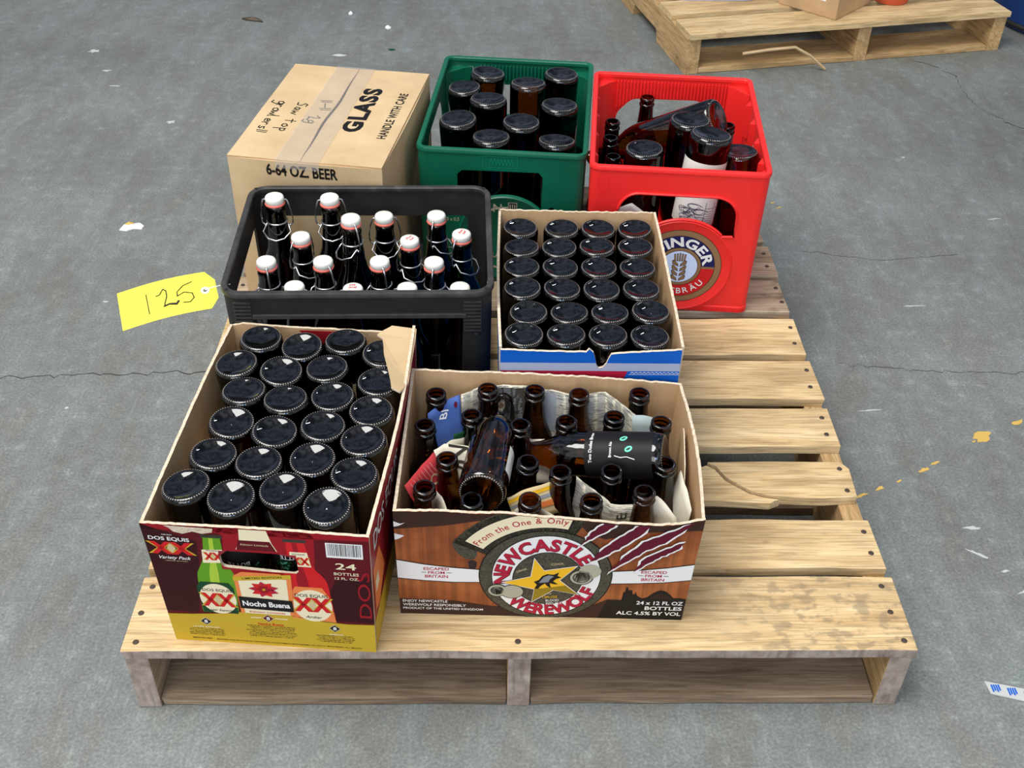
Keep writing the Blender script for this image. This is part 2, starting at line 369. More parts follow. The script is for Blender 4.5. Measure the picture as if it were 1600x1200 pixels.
STROKES = {'g': [[(.8, .75), (.5, .95), (.2, .7), (.3, .4), (.6, .4), (.8, .7), (.8, .9), (.75, .1), (.5, -.3), (.1, -.2)]], 'r': [[(.1, .9), (.2, .3)], [(.2, .6), (.4, .9), (.65, .85)]],
           'o': [[(.5, .9), (.2, .7), (.25, .4), (.6, .35), (.8, .6), (.6, .9), (.45, .85)]], 'w': [[(.05, .9), (.2, .35), (.45, .75), (.65, .35), (.9, .9)]], 'l': [[(.2, 1.4), (.25, .35), (.4, .35)]],
           'e': [[(.2, .6), (.7, .7), (.5, .92), (.2, .75), (.25, .4), (.7, .42)]], 's': [[(.7, .9), (.3, .85), (.35, .65), (.65, .55), (.5, .35), (.15, .4)]],
           'S': [[(.8, 1.3), (.4, 1.4), (.2, 1.1), (.7, .8), (.6, .4), (.1, .35)]], 'a': [[(.7, .85), (.35, .9), (.2, .5), (.5, .35), (.7, .8), (.8, .35)]], 't': [[(.4, 1.4), (.4, .35)], [(.05, 1), (.8, 1.05)]],
           'p': [[(.2, .95), (.25, -.3)], [(.2, .8), (.55, .95), (.75, .65), (.5, .4), (.22, .5)]], '!': [[(.3, 1.4), (.25, .4)], [(.6, 1.4), (.55, .5)]], '-': [[(.05, .8), (.9, .85)]],
           '1': [[(.3, 1.35), (.4, 0)]], '2': [[(0, .95), (.2, 1.0), (.42, 1.35), (.58, 1.2), (.6, .8), (.45, .3), (.42, .12), (.7, .2), (1.1, .1), (1.25, .3)]],
           '5': [[(1.0, 1.4), (.5, 1.25), (.12, .9), (.1, .62), (.5, .8), (.9, .62), (.95, .3), (.7, .05), (.35, .12)]], ' ': []}
def scrawl(art, txt, x, y, h, adv, m, w, rot=0, L=2):
    for c in txt:
        for st in STROKES[c]:
            P = []
            for a, b in st: P.append((x+h*(a*cos(rot)-b*sin(rot)), y+h*(a*sin(rot)+b*cos(rot))))
            art.line(P, w, m, L)
        x += adv*cos(rot); y += adv*sin(rot)

# ------------------------------------------------------------------ floor
bm = bmesh.new(); box(bm, -6, 8, -4, 10, -.05, 0)
floor = bm_obj('floor', bm, 'floor_concrete'); tag(floor, kind='structure')
def flat_blob(bm, cx, cy, rx, ry, z, rot=0, n=14, j=.35, th=.0006):
    P = []
    for k in range(n):
        a = 2*pi*k/n; r = 1+random.uniform(-j, j); x, y = rx*r*cos(a), ry*r*sin(a); P.append((cx+x*cos(rot)-y*sin(rot), cy+x*sin(rot)+y*cos(rot)))
    top = [bm.verts.new((x, y, z+th)) for x, y in P]; bot = [bm.verts.new((x, y, z)) for x, y in P]
    bm.faces.new(top)
    for k in range(n): bm.faces.new((bot[k], bot[(k+1) % n], top[(k+1) % n], top[k]))
def crack(pts, w):
    bm = bmesh.new(); P = []
    for (x0, y0), (x1, y1) in zip(pts, pts[1:]):
        n = max(3, int(math.hypot(x1-x0, y1-y0)/.012))
        for k in range(n): t = k/n; P.append((x0+(x1-x0)*t+random.gauss(0, .003), y0+(y1-y0)*t+random.gauss(0, .003)))
    a = []; 
    for k, (x, y) in enumerate(P):
        ww = w*random.uniform(.3, 1)*(1 if 0 < k < len(P)-1 else .1); a.append((bm.verts.new((x, y-ww/2, .0004)), bm.verts.new((x, y+ww/2, .0004))))
    for p, q in zip(a, a[1:]): bm.faces.new((p[0], q[0], q[1], p[1]))
    bm_obj('crack', bm, 'crack', floor)
crack([(1.70, 2.22), (1.76, 2.17), (1.80, 2.10), (1.785, 2.02), (1.79, 1.90), (1.85, 1.78), (1.95, 1.70)], .007)
crack([(-.55, .72), (-.425, .706), (-.2, .72), (.012, .728), (.07, .75)], .003)
crack([(1.14, 1.16), (1.3, 1.12), (1.5, 1.15)], .002)
crack([(1.12, .76), (1.3, .73), (1.6, .735)], .002)
for x, y, rx, ry in [(1.076, .403, .013, .0025), (1.112, .42, .009, .003), (1.149, .437, .006, .002), (1.200, .465, .010, .0035), (1.224, .482, .009, .003), (1.329, .549, .018, .011), (1.31, .537, .004, .002), (1.406, .587, .013, .005),
                     (1.124, 1.367, .006, .002), (1.135, 1.345, .007, .002)]:
    bm = bmesh.new(); flat_blob(bm, x, y, rx, ry, 0, .5); bm_obj('paint_mark', bm, 'paint_yellow', floor)
for x, y, rx, ry, ro in [(1.235, .33, .012, .003, .1), (1.225, .275, .014, .003, -.6), (1.255, .24, .008, .002, .3), (1.27, .20, .012, .002, .4), (-.672, 2.218, .014, .01, 0), (-.6, 2.08, .01, .006, 0), (-.35, 1.76, .01, .006, .2), (-.55, 1.98, .014, .003, 0),
                         (1.5, 1.6, .005, .003, 0), (1.62, 1.3, .012, .002, .2), (-.3, .95, .004, .003, 0), (-.28, .62, .003, .003, 0), (1.28, .15, .01, .002, 1), (1.15, .62, .02, .0015, .1), (1.33, .95, .02, .0015, .05)]:
    bm = bmesh.new(); flat_blob(bm, x, y, rx, ry, 0, ro, j=.5); bm_obj('scuff_mark', bm, 'scuff_white', floor)

# ------------------------------------------------------------------ pallets
def nail(parent, x, y, z):
    bm = bmesh.new(); lathe(bm, [(0, -.004), (.0036, -.004), (.0040, .0006), (.0033, .0014), (0, .0016)], 12)
    bm_obj('nail', bm, 'nail_metal', parent, loc=(x, y, z), smooth=40)
def board(parent, name, x0, x1, y0, y1, z0, z1, mat, sag=.0, jit=.0015, ends=.003):
    """a sawn board with slightly uneven edges"""
    bm = bmesh.new(); n = 26; rows = []
    for i in range(n+1):
        x = x0+(x1-x0)*i/n
        if i == 0: x -= 0
        ja, jb = noise.noise((x*9, y0*31, 3))*jit*2, noise.noise((x*9, y1*31, 9))*jit*2
        jz = noise.noise((x*5, y0*17, 5))*.001
        rows.append([bm.verts.new((x, y0+ja, z0)), bm.verts.new((x, y1+jb, z0)), bm.verts.new((x, y1+jb, z1+jz)), bm.verts.new((x, y0+ja, z1+jz))])
    for v in rows[0]+rows[-1]: v.co.x += random.uniform(-ends, ends)*.6
    for a, b in zip(rows, rows[1:]):
        for k in range(4): bm.faces.new((a[k], a[(k+1) % 4], b[(k+1) % 4], b[k]))
    bm.faces.new(rows[0][::-1]); bm.faces.new(rows[-1])
    return bm_obj(name, bm, mat, parent, bevel=.0012)
def stringer(parent, x0, x1, y0, y1, z0, z1, mat, notch=True):
    P = [(y0, z0), (y0, z1), (y1, z1), (y1, z0)]
    if notch:
        L_ = y1-y0; P = [(y0, z0), (y0, z1), (y1, z1), (y1, z0)]
        for c in (.70, .30):
            m_ = y0+L_*c; P += fillet([(m_+.115, z0), (m_+.105, z0+.036), (m_-.105, z0+.036), (m_-.115, z0)], [0, .015, .015, 0], 3)
    bm = bmesh.new(); a = [bm.verts.new((x0, y, z)) for y, z in P]; b = [bm.verts.new((x1, y, z)) for y, z in P]
    n = len(P); bm.faces.new(a); bm.faces.new(b[::-1])
    for k in range(n): bm.faces.new((a[k], a[(k+1) % n], b[(k+1) % n], b[k]))
    return bm_obj('stringer', bm, mat, parent, bevel=.0015)
PW = 1.016
def face_mat(o, pred, mat):
    o.data.materials.append(MATS[mat]); k = len(o.data.materials)-1
    for p in o.data.polygons:
        if pred(p.normal): p.material_index = k
pal = thing('wooden_pallet', 'worn wooden pallet carrying all the crates and cartons of bottles', 'pallet', (0, 0, 0))
for x in (.0, .490, PW-.030): face_mat(stringer(pal, x, x+.030, .002, 1.217, .0, .104, 'stringer_wood_y' if x > .4 else 'grey_wood_y', False), lambda n: n.y < -.7, 'end_grain')
for y0, y1 in ((.004, .140), (.36, .449), (.565, .654), (.77, .859), (1.08, 1.215)):
    bd = board(pal, 'bottom_board', .031, .489, y0, y1, .001, .016, 'dirty_wood')
    bd = board(pal, 'bottom_board', .521, PW-.031, y0, y1, .001, .016, 'dirty_wood')
rows_ = [(0, .124, 'stained_wood'), (.139, .232, 'deck_wood'), None, (.391, .483, 'deck_wood'), (.507, .610, 'deck_wood'), (.627, .734, 'deck_wood'), (.755, .860, 'grey_wood'), (.876, .980, 'grey_wood'), (1.0, 1.085, 'grey_wood'), (1.10, 1.219, 'grey_wood')]
for r in rows_:
    if r is None: continue
    b_ = board(pal, 'deck_board', random.uniform(-.001, .002), PW-random.uniform(-.002, .004), r[0], r[1], .104, DECK, r[2])
    if r[0] == 0: face_mat(b_, lambda n: n.y < -.7, 'end_grain')
    for x in (.013, .505, PW-.014):
        for q in ((.12, .5, .86) if r[0] == 0 else (.3, .74)):
            nail(b_, x+random.uniform(-.004, .003), r[0]+(r[1]-r[0])*q, DECK)
# the split board: a long piece and a splinter that has slipped forward
bm = bmesh.new()
crk = [(.800, .353), (.812, .345), (.823, .321), (.838, .307), (.855, .292), (.875, .284), (.898, .2795)]
slab(bm, [(x, y) for x, y in crk[::-1]]+[(.80, .354), (.9, .356), (1.005, .3545), (1.015, .34), (1.012, .280), (.96, .276)], [], lambda u, v, d: (u, v, DECK-d), .016, mi=(0, 0, 0))
b_ = bm_obj('deck_board', bm, 'deck_wood', pal, bevel=.0008); tag(b_, 'deck board split along its length')
for y in (.339, .292): nail(b_, 1.0, y, DECK)
bm = bmesh.new()
slab(bm, [(0, .277), (.60, .276), (.80, .2745), (.880, .268), (.897, .277)]+[(x-.0025, y-.003) for x, y in crk[::-1]]+[(.79, .346), (.5, .349), (0, .350)], [], lambda u, v, d: (u, v, DECK-.003-d), .013, mi=(0, 0, 0))
b_ = bm_obj('deck_board', bm, 'deck_wood', pal, bevel=.0008); tag(b_, 'pale splintered piece of the split deck board')
for y in (.33, .29): nail(b_, .013, y, DECK-.003); nail(b_, .505, y, DECK-.003)
# pallet behind, upper right
bp_ = thing('wooden_pallet', 'pale wooden pallet in the background behind the red crate', 'pallet', (1.018, 2.092, 0), .21)
for x in (.0, .52, .955): stringer(bp_, x, x+.04, 0, 1.2, .0, .104, 'stringer_wood_y', True)
for y0, y1 in ((.0, .14), (.53, .64), (1.06, 1.2)):
    for xa, xb in ((.041, .519), (.561, .954)): board(bp_, 'bottom_board', xa, xb, y0, y1, .001, .016, 'stringer_wood')
for k, (y0, y1) in enumerate([(-.012, .105), (.142, .25), (.29, .39), (.43, .53), (.57, .67), (.71, .81), (.85, .95), (.99, 1.2)]):
    board(bp_, 'deck_board', 0, .996, y0, y1, .104, DECK, 'deck_wood')
# a bent strip of wood poking out of its front opening
bm = bmesh.new(); tube(bm, [(.16, -.02, .058), (.24, -.03, .068), (.31, -.036, .072), (.36, -.04, .045), (.41, -.045, .004)], .0045, 6)
st = bm_obj('bent_strap', bm, 'kraft_light', smooth=50, loc=(1.018, 2.092, 0), rot=(0, 0, .21)); tag(st, 'bent tan strap sticking out under the background pallet', 'strap')
# carton, tub and drum at the far pallet
cb = thing('cardboard_box', 'brown cardboard box with a white shipping label on the background pallet', 'box', (1.452, 2.201, DECK), .80)
bm = bmesh.new(); box(bm, 0, .20, .0, .19, .0005, .16); bm_obj('carton_body', bm, 'kraft', cb, bevel=.002)
bm = bmesh.new(); box(bm, 0, .0945, -.0004, -.0001, 0, 0.001); bm.free()
A = Art(); A.rect(32, 44, 150, 130, 'white', 1)
for k in range(7): A.rect(40, 54+k*9, 40+random.uniform(40, 95), 56.5+k*9, 'grey', 2)
A.put('shipping_label', lambda u, v, d: (d, .19-u, v), cb)
tb = thing('plastic_tub', 'pale lilac plastic tub with a thick rim on the background pallet', 'tub', (1.115, 2.462, DECK), .05)
bm = bmesh.new()
o_ = fillet([(-.12, -.12), (.15, -.13), (.15, .12), (-.12, .12)], .05, 6)
lo = [bm.verts.new((x*.94, y*.94, .001)) for x, y in o_]; hi = [bm.verts.new((x, y, .10)) for x, y in o_]; li = [bm.verts.new((x*1.06, y*1.06, .10)) for x, y in o_]; lt = [bm.verts.new((x*1.06, y*1.06, .112)) for x, y in o_]; ti = [bm.verts.new((x*.95, y*.95, .112)) for x, y in o_]; bi = [bm.verts.new((x*.9, y*.9, .01)) for x, y in o_]
n = len(o_); L_ = [lo, hi, li, lt, ti, bi]
for a, b in zip(L_, L_[1:]):
    for k in range(n): bm.faces.new((a[k], a[(k+1) % n], b[(k+1) % n], b[k]))
bm.faces.new(lo[::-1]); bm.faces.new(bi)
bm_obj('tub_body', bm, 'lilac_plastic', tb, smooth=40)
bm = bmesh.new(); lathe(bm, [(0, 0.001), (.05, .001), (.062, .05), (.066, .05), (.066, .056), (.058, .056), (.047, .006), (0, .006)], 32)
o_ = bm_obj('orange_dish', bm, 'orange_plastic', smooth=40, loc=(1.66, 2.375, DECK)); tag(o_, 'orange plastic dish at the back of the background pallet', 'dish')
dr = thing('blue_drum', 'dark blue drum at the right edge beside the background pallet', 'drum', (2.30, 2.55, 0))
bm = bmesh.new(); lathe(bm, [(0, 0.001), (.22, .001), (.23, .01), (.23, .2), (.238, .21), (.23, .22), (.23, .4), (.238, .41), (.23, .42), (.23, .62), (.2, .64), (0, .64)], 48)
bm_obj('drum_body', bm, 'drum_blue', dr, smooth=35)
bm = bmesh.new(); tube(bm, [(.23*cos(2*pi*k/48), .23*sin(2*pi*k/48), .02) for k in range(48)], .008, 8, True); bm_obj('drum_hoop', bm, 'black_plastic', dr, smooth=50)

# ------------------------------------------------------------------ bottles
def bottle_profile(Rb, h, kind='longneck', s=1):
    """outer profile from the middle of the base up to the lip and down inside the mouth"""
    base = [(0, .0040), (Rb*.05, .0046), (Rb*.12, .0050), (Rb*.35, .0042), (Rb*.58, .0027), (Rb*.72, .0010), (Rb*.80, 0), (Rb*.86, .0004), (Rb*.93, .0022), (Rb*.98, .0052), (Rb, .0095)]
    if kind == 'longneck':
        body = [(Rb, .50*h), (Rb*.985, .545*h), (Rb*.93, .59*h), (Rb*.82, .635*h), (Rb*.68, .68*h), (Rb*.56, .725*h), (.0148, .80*h), (.0133, .88*h), (.0131, .925*h)]
        top = [(.0142, .928*h), (.0148, .938*h), (.0142, .948*h), (.0128, .952*h), (.0128, .962*h), (.0138, .966*h), (.0141, .976*h), (.0137, .993*h), (.0122, h), (.0102, .999*h), (.0093, .985*h), (.0093, .86*h), (.0093, .80*h)]
    elif kind == 'bomber':
        body = [(Rb, .56*h), (Rb*.98, .60*h), (Rb*.90, .65*h), (Rb*.74, .70*h), (Rb*.56, .75*h), (.0165, .81*h), (.0142, .90*h), (.0138, .945*h)]
        top = [(.0148, .948*h), (.0152, .958*h), (.0146, .966*h), (.0132, .97*h), (.0144, .976*h), (.0144, .99*h), (.0125, h), (.0102, .998*h), (.0096, .98*h), (.0096, .82*h)]
    else:  # swing top
        body = [(Rb, .52*h), (Rb*.98, .56*h), (Rb*.90, .61*h), (Rb*.76, .66*h), (Rb*.62, .71*h), (.0180, .78*h), (.0156, .87*h), (.0146, .945*h)]
        top = [(.0150, .95*h), (.0154, .962*h), (.0150, .975*h), (.0145, .985*h), (.0125, h), (.0100, .998*h), (.0095, .98*h), (.0095, .80*h)]
    return base+body+top
def bottle_mesh(name, Rb, h, kind, flip, mat, n=44):
    bm = bmesh.new(); lathe(bm, bottle_profile(Rb, h, kind), n)
    k = 52                                    # moulded knurling round the base
    for i in range(k):
        a = 2*pi*i/k; c, s = cos(a), sin(a); r0, r1 = Rb*.845, Rb*.90; w = .0006
        v = [bm.verts.new((r*c-t*s, r*s+t*c, z)) for r, t, z in ((r0, -w, -.0001), (r0, w, -.0001), (r1, w, .0006), (r1, -w, .0006))]
        f = bm.faces.new(v); f.material_index = 1
    if flip:
        for v in bm.verts: v.co = (v.co.x, -v.co.y, h-v.co.z)
    bmesh.ops.recalc_face_normals(bm, faces=bm.faces)
    me = bpy.data.meshes.new(name); bm.to_mesh(me); bm.free()
    for p in me.polygons: p.use_smooth = True
    me.set_sharp_from_angle(angle=R(50)); me.materials.append(MATS[mat]); me.materials.append(MATS['stipple'])
    return me
def label_mesh(Rb, z0, z1, a0, a1, flip_h=None, n=22, r_off=.0004, zmid=None):
    bm = bmesh.new(); g = []
    for i in range(n+1):
        a = a0+(a1-a0)*i/n; zs = (z0, z1); g.append([bm.verts.new(((Rb+r_off)*cos(a), (Rb+r_off)*sin(a), z)) for z in zs])
    for p, q in zip(g, g[1:]): bm.faces.new((p[0], q[0], q[1], p[1]))
    if flip_h:
        for v in bm.verts: v.co = (v.co.x, -v.co.y, flip_h-v.co.z)
    bmesh.ops.recalc_face_normals(bm, faces=bm.faces)
    me = bpy.data.meshes.new('paper_label'); bm.to_mesh(me); bm.free()
    for p in me.polygons: p.use_smooth = True
    return me
ORD = ['first', 'second', 'third', 'fourth', 'fifth', 'sixth', 'seventh']
def place(proto, used, loc, tilt=(0, 0), spin=0, scale=1.0):
    """first call moves the prototype itself, later calls copy it with its parts"""
    if not used[0]: o = proto; used[0] = True
    else:
        o = proto.copy(); COL.objects.link(o)
        for ch in list(proto.children):
            c = ch.copy(); COL.objects.link(c); c.parent = o
            for g in list(ch.children):
                d = g.copy(); COL.objects.link(d); d.parent = c
    o.rotation_mode = 'XYZ'
    o.location = loc; o.rotation_euler = (tilt[0], tilt[1], spin); o.scale = (scale,)*3
    return o
def relax(pts, dmin, box_, it=200):
    P = [list(p) for p in pts]
    for _ in range(it):
        for i in range(len(P)):
            for j in range(i):
                dx, dy = P[i][0]-P[j][0], P[i][1]-P[j][1]; d = math.hypot(dx, dy)
                if d < dmin and d > 0:
                    k = (dmin-d)/2/d; P[i][0] += dx*k; P[i][1] += dy*k; P[j][0] -= dx*k; P[j][1] -= dy*k
            P[i][0] = min(max(P[i][0], box_[0]), box_[1]); P[i][1] = min(max(P[i][1], box_[2]), box_[3])
    return P
def to_world(frame, x, y, z=0):
    c, s = cos(frame[2]), sin(frame[2]); return (frame[0]+c*x-s*y, frame[1]+s*x+c*y, DECK+z)

# ------------------------------------------------------------------ cartons
def wall_map(p0, p1, top_out, w, h, nrm, bulge=0, ends=(0, 0)):
    """sheet of width w from p0 to p1 (local xy); its top leans outwards by top_out; nrm = outward normal"""
    d = ((p1[0]-p0[0])/w, (p1[1]-p0[1])/w)
    def f(u, v, dep):
        lean = top_out*v/h + bulge*sin(pi*min(max(u/w, 0), 1))*min(v/h, 1.05)
        u = u+(ends[1]*u/w-ends[0]*(1-u/w))*v/h
        return Vector((p0[0]+d[0]*u+nrm[0]*(lean-dep), p0[1]+d[1]*u+nrm[1]*(lean-dep), v))
    return f
def ragged(knots, step, amp, seed=0, freq=60):
    """(x, height) knots -> finely uneven top edge"""
    rnd = random.Random(seed); out = []
    for (x0, h0), (x1, h1) in zip(knots, knots[1:]):
        n = max(1, int(abs(x1-x0)/step))
        for k in range(n): t = k/n; out.append((x0+(x1-x0)*t, h0+(h1-h0)*t+(rnd.uniform(-amp, amp) if k else 0)))
    out.append(knots[-1]); return out
def panel(name, parent, mapf, knots, mats, holes=(), t=.004, cuts=6, w=None, vcuts=(.06, .12, .18)):
    """upright carton panel; knots give its top edge"""
    x0, x1 = knots[0][0], knots[-1][0]
    out = [(x0, .0005), (x1, .0005)]+[(x, h) for x, h in knots[::-1]]
    bm = bmesh.new(); slab(bm, out, holes, mapf, t, [x0+(x1-x0)*k/cuts for k in range(1, cuts)], vcuts)
    return bm_obj(name, bm, mats, parent)

# ---- Newcastle carton ------------------------------------------------
NF = (.538, .184, -.033); nw, nd, nh = .369, .257, .201
nc = thing('beer_carton', 'open brown werewolf beer carton with upright bottles at the front of the pallet', 'carton', (NF[0], NF[1], DECK), NF[2])
fm = wall_map((-nw/2, -nd/2), (nw/2, -nd/2), .010, nw, nh, (0, -1), 0, (.0, .006))
nk = [(0, .200), (.060, .2015), (.090, .199), (.130, .2005), (.165, .196), (.200, .194), (.235, .190), (.262, .187), (.290, .186), (.315, .185), (.340, .188), (.369, .198)]
nk = ragged(nk, .004, .0007, 3)
fp = panel('front_panel', nc, fm, nk, ['barrel_print', 'kraft', 'torn_board'])
A = Art(); X0, Y0 = 186, 84
A.poly([(0, 202), (135, 202), (110, 188), (60, 176), (0, 168)], 'smoke', 1)
A.poly([(210, 202), (369, 202), (369, 178), (300, 172), (255, 158), (235, 165)], 'smoke', 1)
A.poly([(0, 0), (369, 0), (369, 40), (268, 40), (240, 20), (120, 20), (70, 30), (0, 32)], 'smoke', 1)
for sgn in (0, 1):
    P = [(0, 111), (35, 103), (70, 98), (106, 95), (106, 68), (70, 67), (35, 69), (0, 73)] if not sgn else [(262, 97), (300, 101), (335, 107), (369, 115), (369, 82), (335, 76), (300, 73), (262, 71)]
    A.poly(P, 'black', 2)
    A.poly([(x, y+(-1.6 if k < 4 else 1.6)) for k, (x, y) in enumerate(P)], 'white', 3)
for x, y in ((49, 86.5), (321, 90)):
    A.text('ESCAPED', x, y+7.5, 5.4, 'crimson', 5, width=32, bold=.02); A.text('FROM', x, y, 5, 'crimson', 5, width=21, bold=.02); A.text('BRITAIN', x, y-7.5, 5.4, 'crimson', 5, width=29, bold=.02)
    A.rect(x-19, y-.4, x-12.5, y+.5, 'black', 5); A.rect(x+12.5, y-.4, x+19, y+.5, 'black', 5)
A.sector(X0, Y0, 80, 131, 68, 152, 'mottled_ring', 4); A.sector(X0, Y0, 81, 129.5, 68, 152, 'mottled_ring', 4)
A.ell(X0-101, Y0+50, 12, 22, 'mottled_ring', 4, rot=.5)
A.sector(X0, Y0, 92.5, 120.5, 75, 148, 'black', 5); A.sector(X0, Y0, 93.5, 119.5, 76, 147.2, 'cream', 6)
A.arc('From the One & Only', X0, Y0, 106, 146.5, 77, 9.5, 'crimson', 7, bold=.012, kx=.9)
A.ell(X0, Y0+.5, 84, 87.5, 'black', 7, 90); A.ell(X0, Y0+.5, 82.5, 86, 'mottled_ring', 8, 90)
A.ell(187, 84, 69, 79.5, 'black', 9, 90); A.ell(187, 84, 67.8, 78, 'white', 10, 90)
A.ell(189, 80, 44.5, 52, 'black', 11, 70); A.ell(189, 80, 43.4, 50.8, 'mottled_ring', 12, 70)
for m_, dx, L_, bo in (('black', 1.0, 12, .035), ('crimson', 0, 13, .02)):
    A.arc('NEWCASTLE', 187+dx*.5, 82-dx*.6, 56.5, 192, 28, 18.5, m_, L_, ky=1.13, bold=bo+.02, kx=1.0)
    A.arc('WEREWOLF', 188+dx*.5, 82-dx*.6, 57, 222, 343, 18, m_, L_, ky=1.13, inside=True, bold=bo+.02, kx=.92)
star = [(171, 119), (184, 96), (224, 106), (204, 78), (229, 50), (197, 58), (171, 33), (173, 59), (133, 71), (168, 84)]
cx_, cy_ = 184, 74
def grow(P, k): return [(cx_+(x-cx_)*k, cy_+(y-cy_)*k) for x, y in P]
A.poly(grow(star, 1.10), 'black', 14); A.poly(grow(star, 1.05), 'white', 15); A.poly(star, 'yellow', 16)
A.poly([(171, 33), (197, 58), (229, 50), (212, 68), (186, 62), (173, 59)], 'olive', 17)
A.poly([(173, 60), (176, 68), (172, 74), (178, 78), (182, 86), (188, 90), (196, 89), (203, 94), (201, 87), (206, 84), (200, 81), (196, 76), (203, 70), (198, 70), (192, 72), (194, 62), (189, 66), (186, 71), (181, 66), (178, 60)], 'black', 18)
A.poly([(178, 72), (184, 84), (190, 88), (197, 86), (192, 80), (190, 74), (184, 73)], 'grey', 19)
A.text('DRINK', 156, 96, 3.4, 'tan', 14, rot=.5); A.text('COOL', 200, 110, 4, 'tan', 14, rot=.15)
A.text('THE', 192, 50.5, 2.6, 'tan', 18); A.text('12FL.OZ', 194, 44, 4.4, 'yellow', 18, width=19, rot=.08); A.text('BLOOD', 197, 37, 4.4, 'white', 18, width=17, rot=.1); A.text('RED ALE', 199.5, 31, 4.4, 'white', 18, width=20, rot=.12)
for cx, cy, rx, ry, m_ in ((241, 97, 14, 13.5, 'beige'), (231, 85, 15.5, 15, 'charcoal'), (231, 85, 14, 13.4, 'beige'), (231, 85, 11, 10.4, 'charcoal'), (231, 85, 9.4, 8.8, 'beige'), (126, 55, 13, 13, 'charcoal'), (126, 55, 11.6, 11.4, 'beige'), (126, 55, 8.6, 8.4, 'charcoal'), (126, 55, 7, 7, 'beige'), (145, 53, 15, 14, 'charcoal'), (145, 53, 13.8, 12.8, 'beige')):
    A.ell(cx, cy, rx, ry, m_, 19+(0 if m_ == 'charcoal' else 1) if rx > 12 else 22, 36)
for c_ in ([(257, 196), (244, 182), (233, 166), (222, 143), (238, 160), (252, 172), (270, 190)], [(303, 200), (286, 180), (262, 155), (247, 134), (234, 110), (252, 124), (272, 141), (290, 160), (318, 200)],
           [(360, 200), (330, 176), (300, 156), (278, 128), (260, 94), (284, 118), (306, 140), (332, 160), (366, 200)], [(352, 159), (326, 142), (303, 124), (293, 96), (308, 112), (326, 130), (346, 146)]):
    n = len(c_); rnd = random.Random(int(c_[0][0])); J = []
    for k in range(n):
        a, b = c_[k], c_[(k+1) % n]
        for t in range(5): J.append((a[0]+(b[0]-a[0])*t/5+rnd.uniform(-1.1, 1.1), a[1]+(b[1]-a[1])*t/5+rnd.uniform(-1.1, 1.1)))
    mx_, my_ = sum(p[0] for p in J)/len(J), sum(p[1] for p in J)/len(J)
    J = [(x+(1.7 if (x-mx_)*.78 > (y-my_) else -1.7)*.9, y-(1.7 if (x-mx_)*.78 > (y-my_) else -1.7)*.9) if 6 < k_ < len(J)-4 or True else (x, y) for k_, (x, y) in enumerate(J)]
    A.poly(J, 'white', 23); 
    J2 = [(x+(mx_-x)*.07+(1.5 if (x-mx_)*.7 < (y-my_) else -1.5), y+(my_-y)*.07-(1.2 if (x-mx_)*.7 < (y-my_) else -1.2)) for x, y in J]
    A.poly(J2, 'wine', 24)
A.poly([(0, 182), (8, 178), (14, 180), (6, 174), (0, 172)], 'white', 3); A.poly([(0, 160), (12, 156), (5, 150), (0, 148)], 'white', 3)
A.text('ENJOY NEWCASTLE', 4, 28, 5, 'white', 5, width=58, anchor='l'); A.text('WEREWOLF RESPONSIBLY', 4, 20, 5, 'white', 5, width=82, anchor='l'); A.text('PRODUCT OF THE UNITED KINGDOM', 4, 12.5, 4.2, 'white', 5, width=104, anchor='l')
sky = [(258, 0), (268, 38), (286, 38), (287, 56), (289, 56), (290, 66), (292, 66), (293, 60), (298, 60), (299, 52), (302, 52), (303, 58), (304, 52), (306, 48), (312, 44), (318, 46)]
sky += [(318+(i)*34/12, 46+15*sin(pi*i/12)) for i in range(13)]+[(360, 46), (369, 44), (369, 0)]
A.poly(sky, 'black', 2)
for i in range(8): A.rect(323+i*3.4, 43, 325+i*3.4, 44+10*sin(pi*(i+1.2)/9), 'smoke', 3)
A.text('24 x 12 FL OZ', 366, 35, 7, 'white', 5, width=60, anchor='r', bold=.02); A.text('BOTTLES', 366, 24, 7, 'white', 5, width=48, anchor='r', bold=.02); A.text('ALC 4.5% BY VOL', 366, 13, 7, 'white', 5, width=84, anchor='r', bold=.02)
A.clip([(x*1000, h*1000-.5) for x, h in nk[::3]+[nk[-1]]])
A.grid([nw*1000*k/6 for k in range(1, 6)], (60, 120, 180))
A.put('printed_front', fm, fp, .00008)
bk = ragged([(0, .190), (.06, .195), (.12, .199), (.20, .202), (.28, .203), (.369, .205)], .006, .001, 5)
panel('back_panel', nc, wall_map((nw/2, nd/2), (-nw/2, nd/2), .004, nw, nh, (0, 1), 0, (.006, .0)), bk, ['kraft', 'kraft', 'torn_board'])
panel('side_panel', nc, wall_map((-nw/2, nd/2-.004), (-nw/2, -nd/2+.004), .0, nd-.008, nh, (-1, 0), .0, (.004, .010)), ragged([(0, .206), (.08, .2), (.17, .2), (.249, .199)], .006, .0012, 6), ['barrel_print', 'kraft', 'torn_board'])
panel('side_panel', nc, wall_map((nw/2, -nd/2+.004), (nw/2, nd/2-.004), .006, nd-.008, nh, (1, 0), .005, (.010, .004)), ragged([(0, .197), (.08, .202), (.16, .199), (.249, .191)], .006, .0012, 7), ['barrel_print', 'kraft', 'torn_board'])
bm = bmesh.new(); box(bm, -nw/2, nw/2, -nd/2, nd/2, .0003, .003); bm_obj('bottom_panel', bm, 'kraft', nc)
bm = bmesh.new()       # peeled inner layer on the right-hand wall
slab(bm, fillet([(0, .205), (.05, .188), (.085, .155), (.09, .115), (.06, .105), (.03, .14), (.0, .17)], .012, 4), [], lambda u, v, d: Vector((.190-.0045-.009*(1-v/.2)-.001-u*.05-d, .045-u*1.3, v-.012)), .0015)
bm_obj('peeled_layer', bm, ['kraft_light', 'kraft', 'torn_board'], nc)

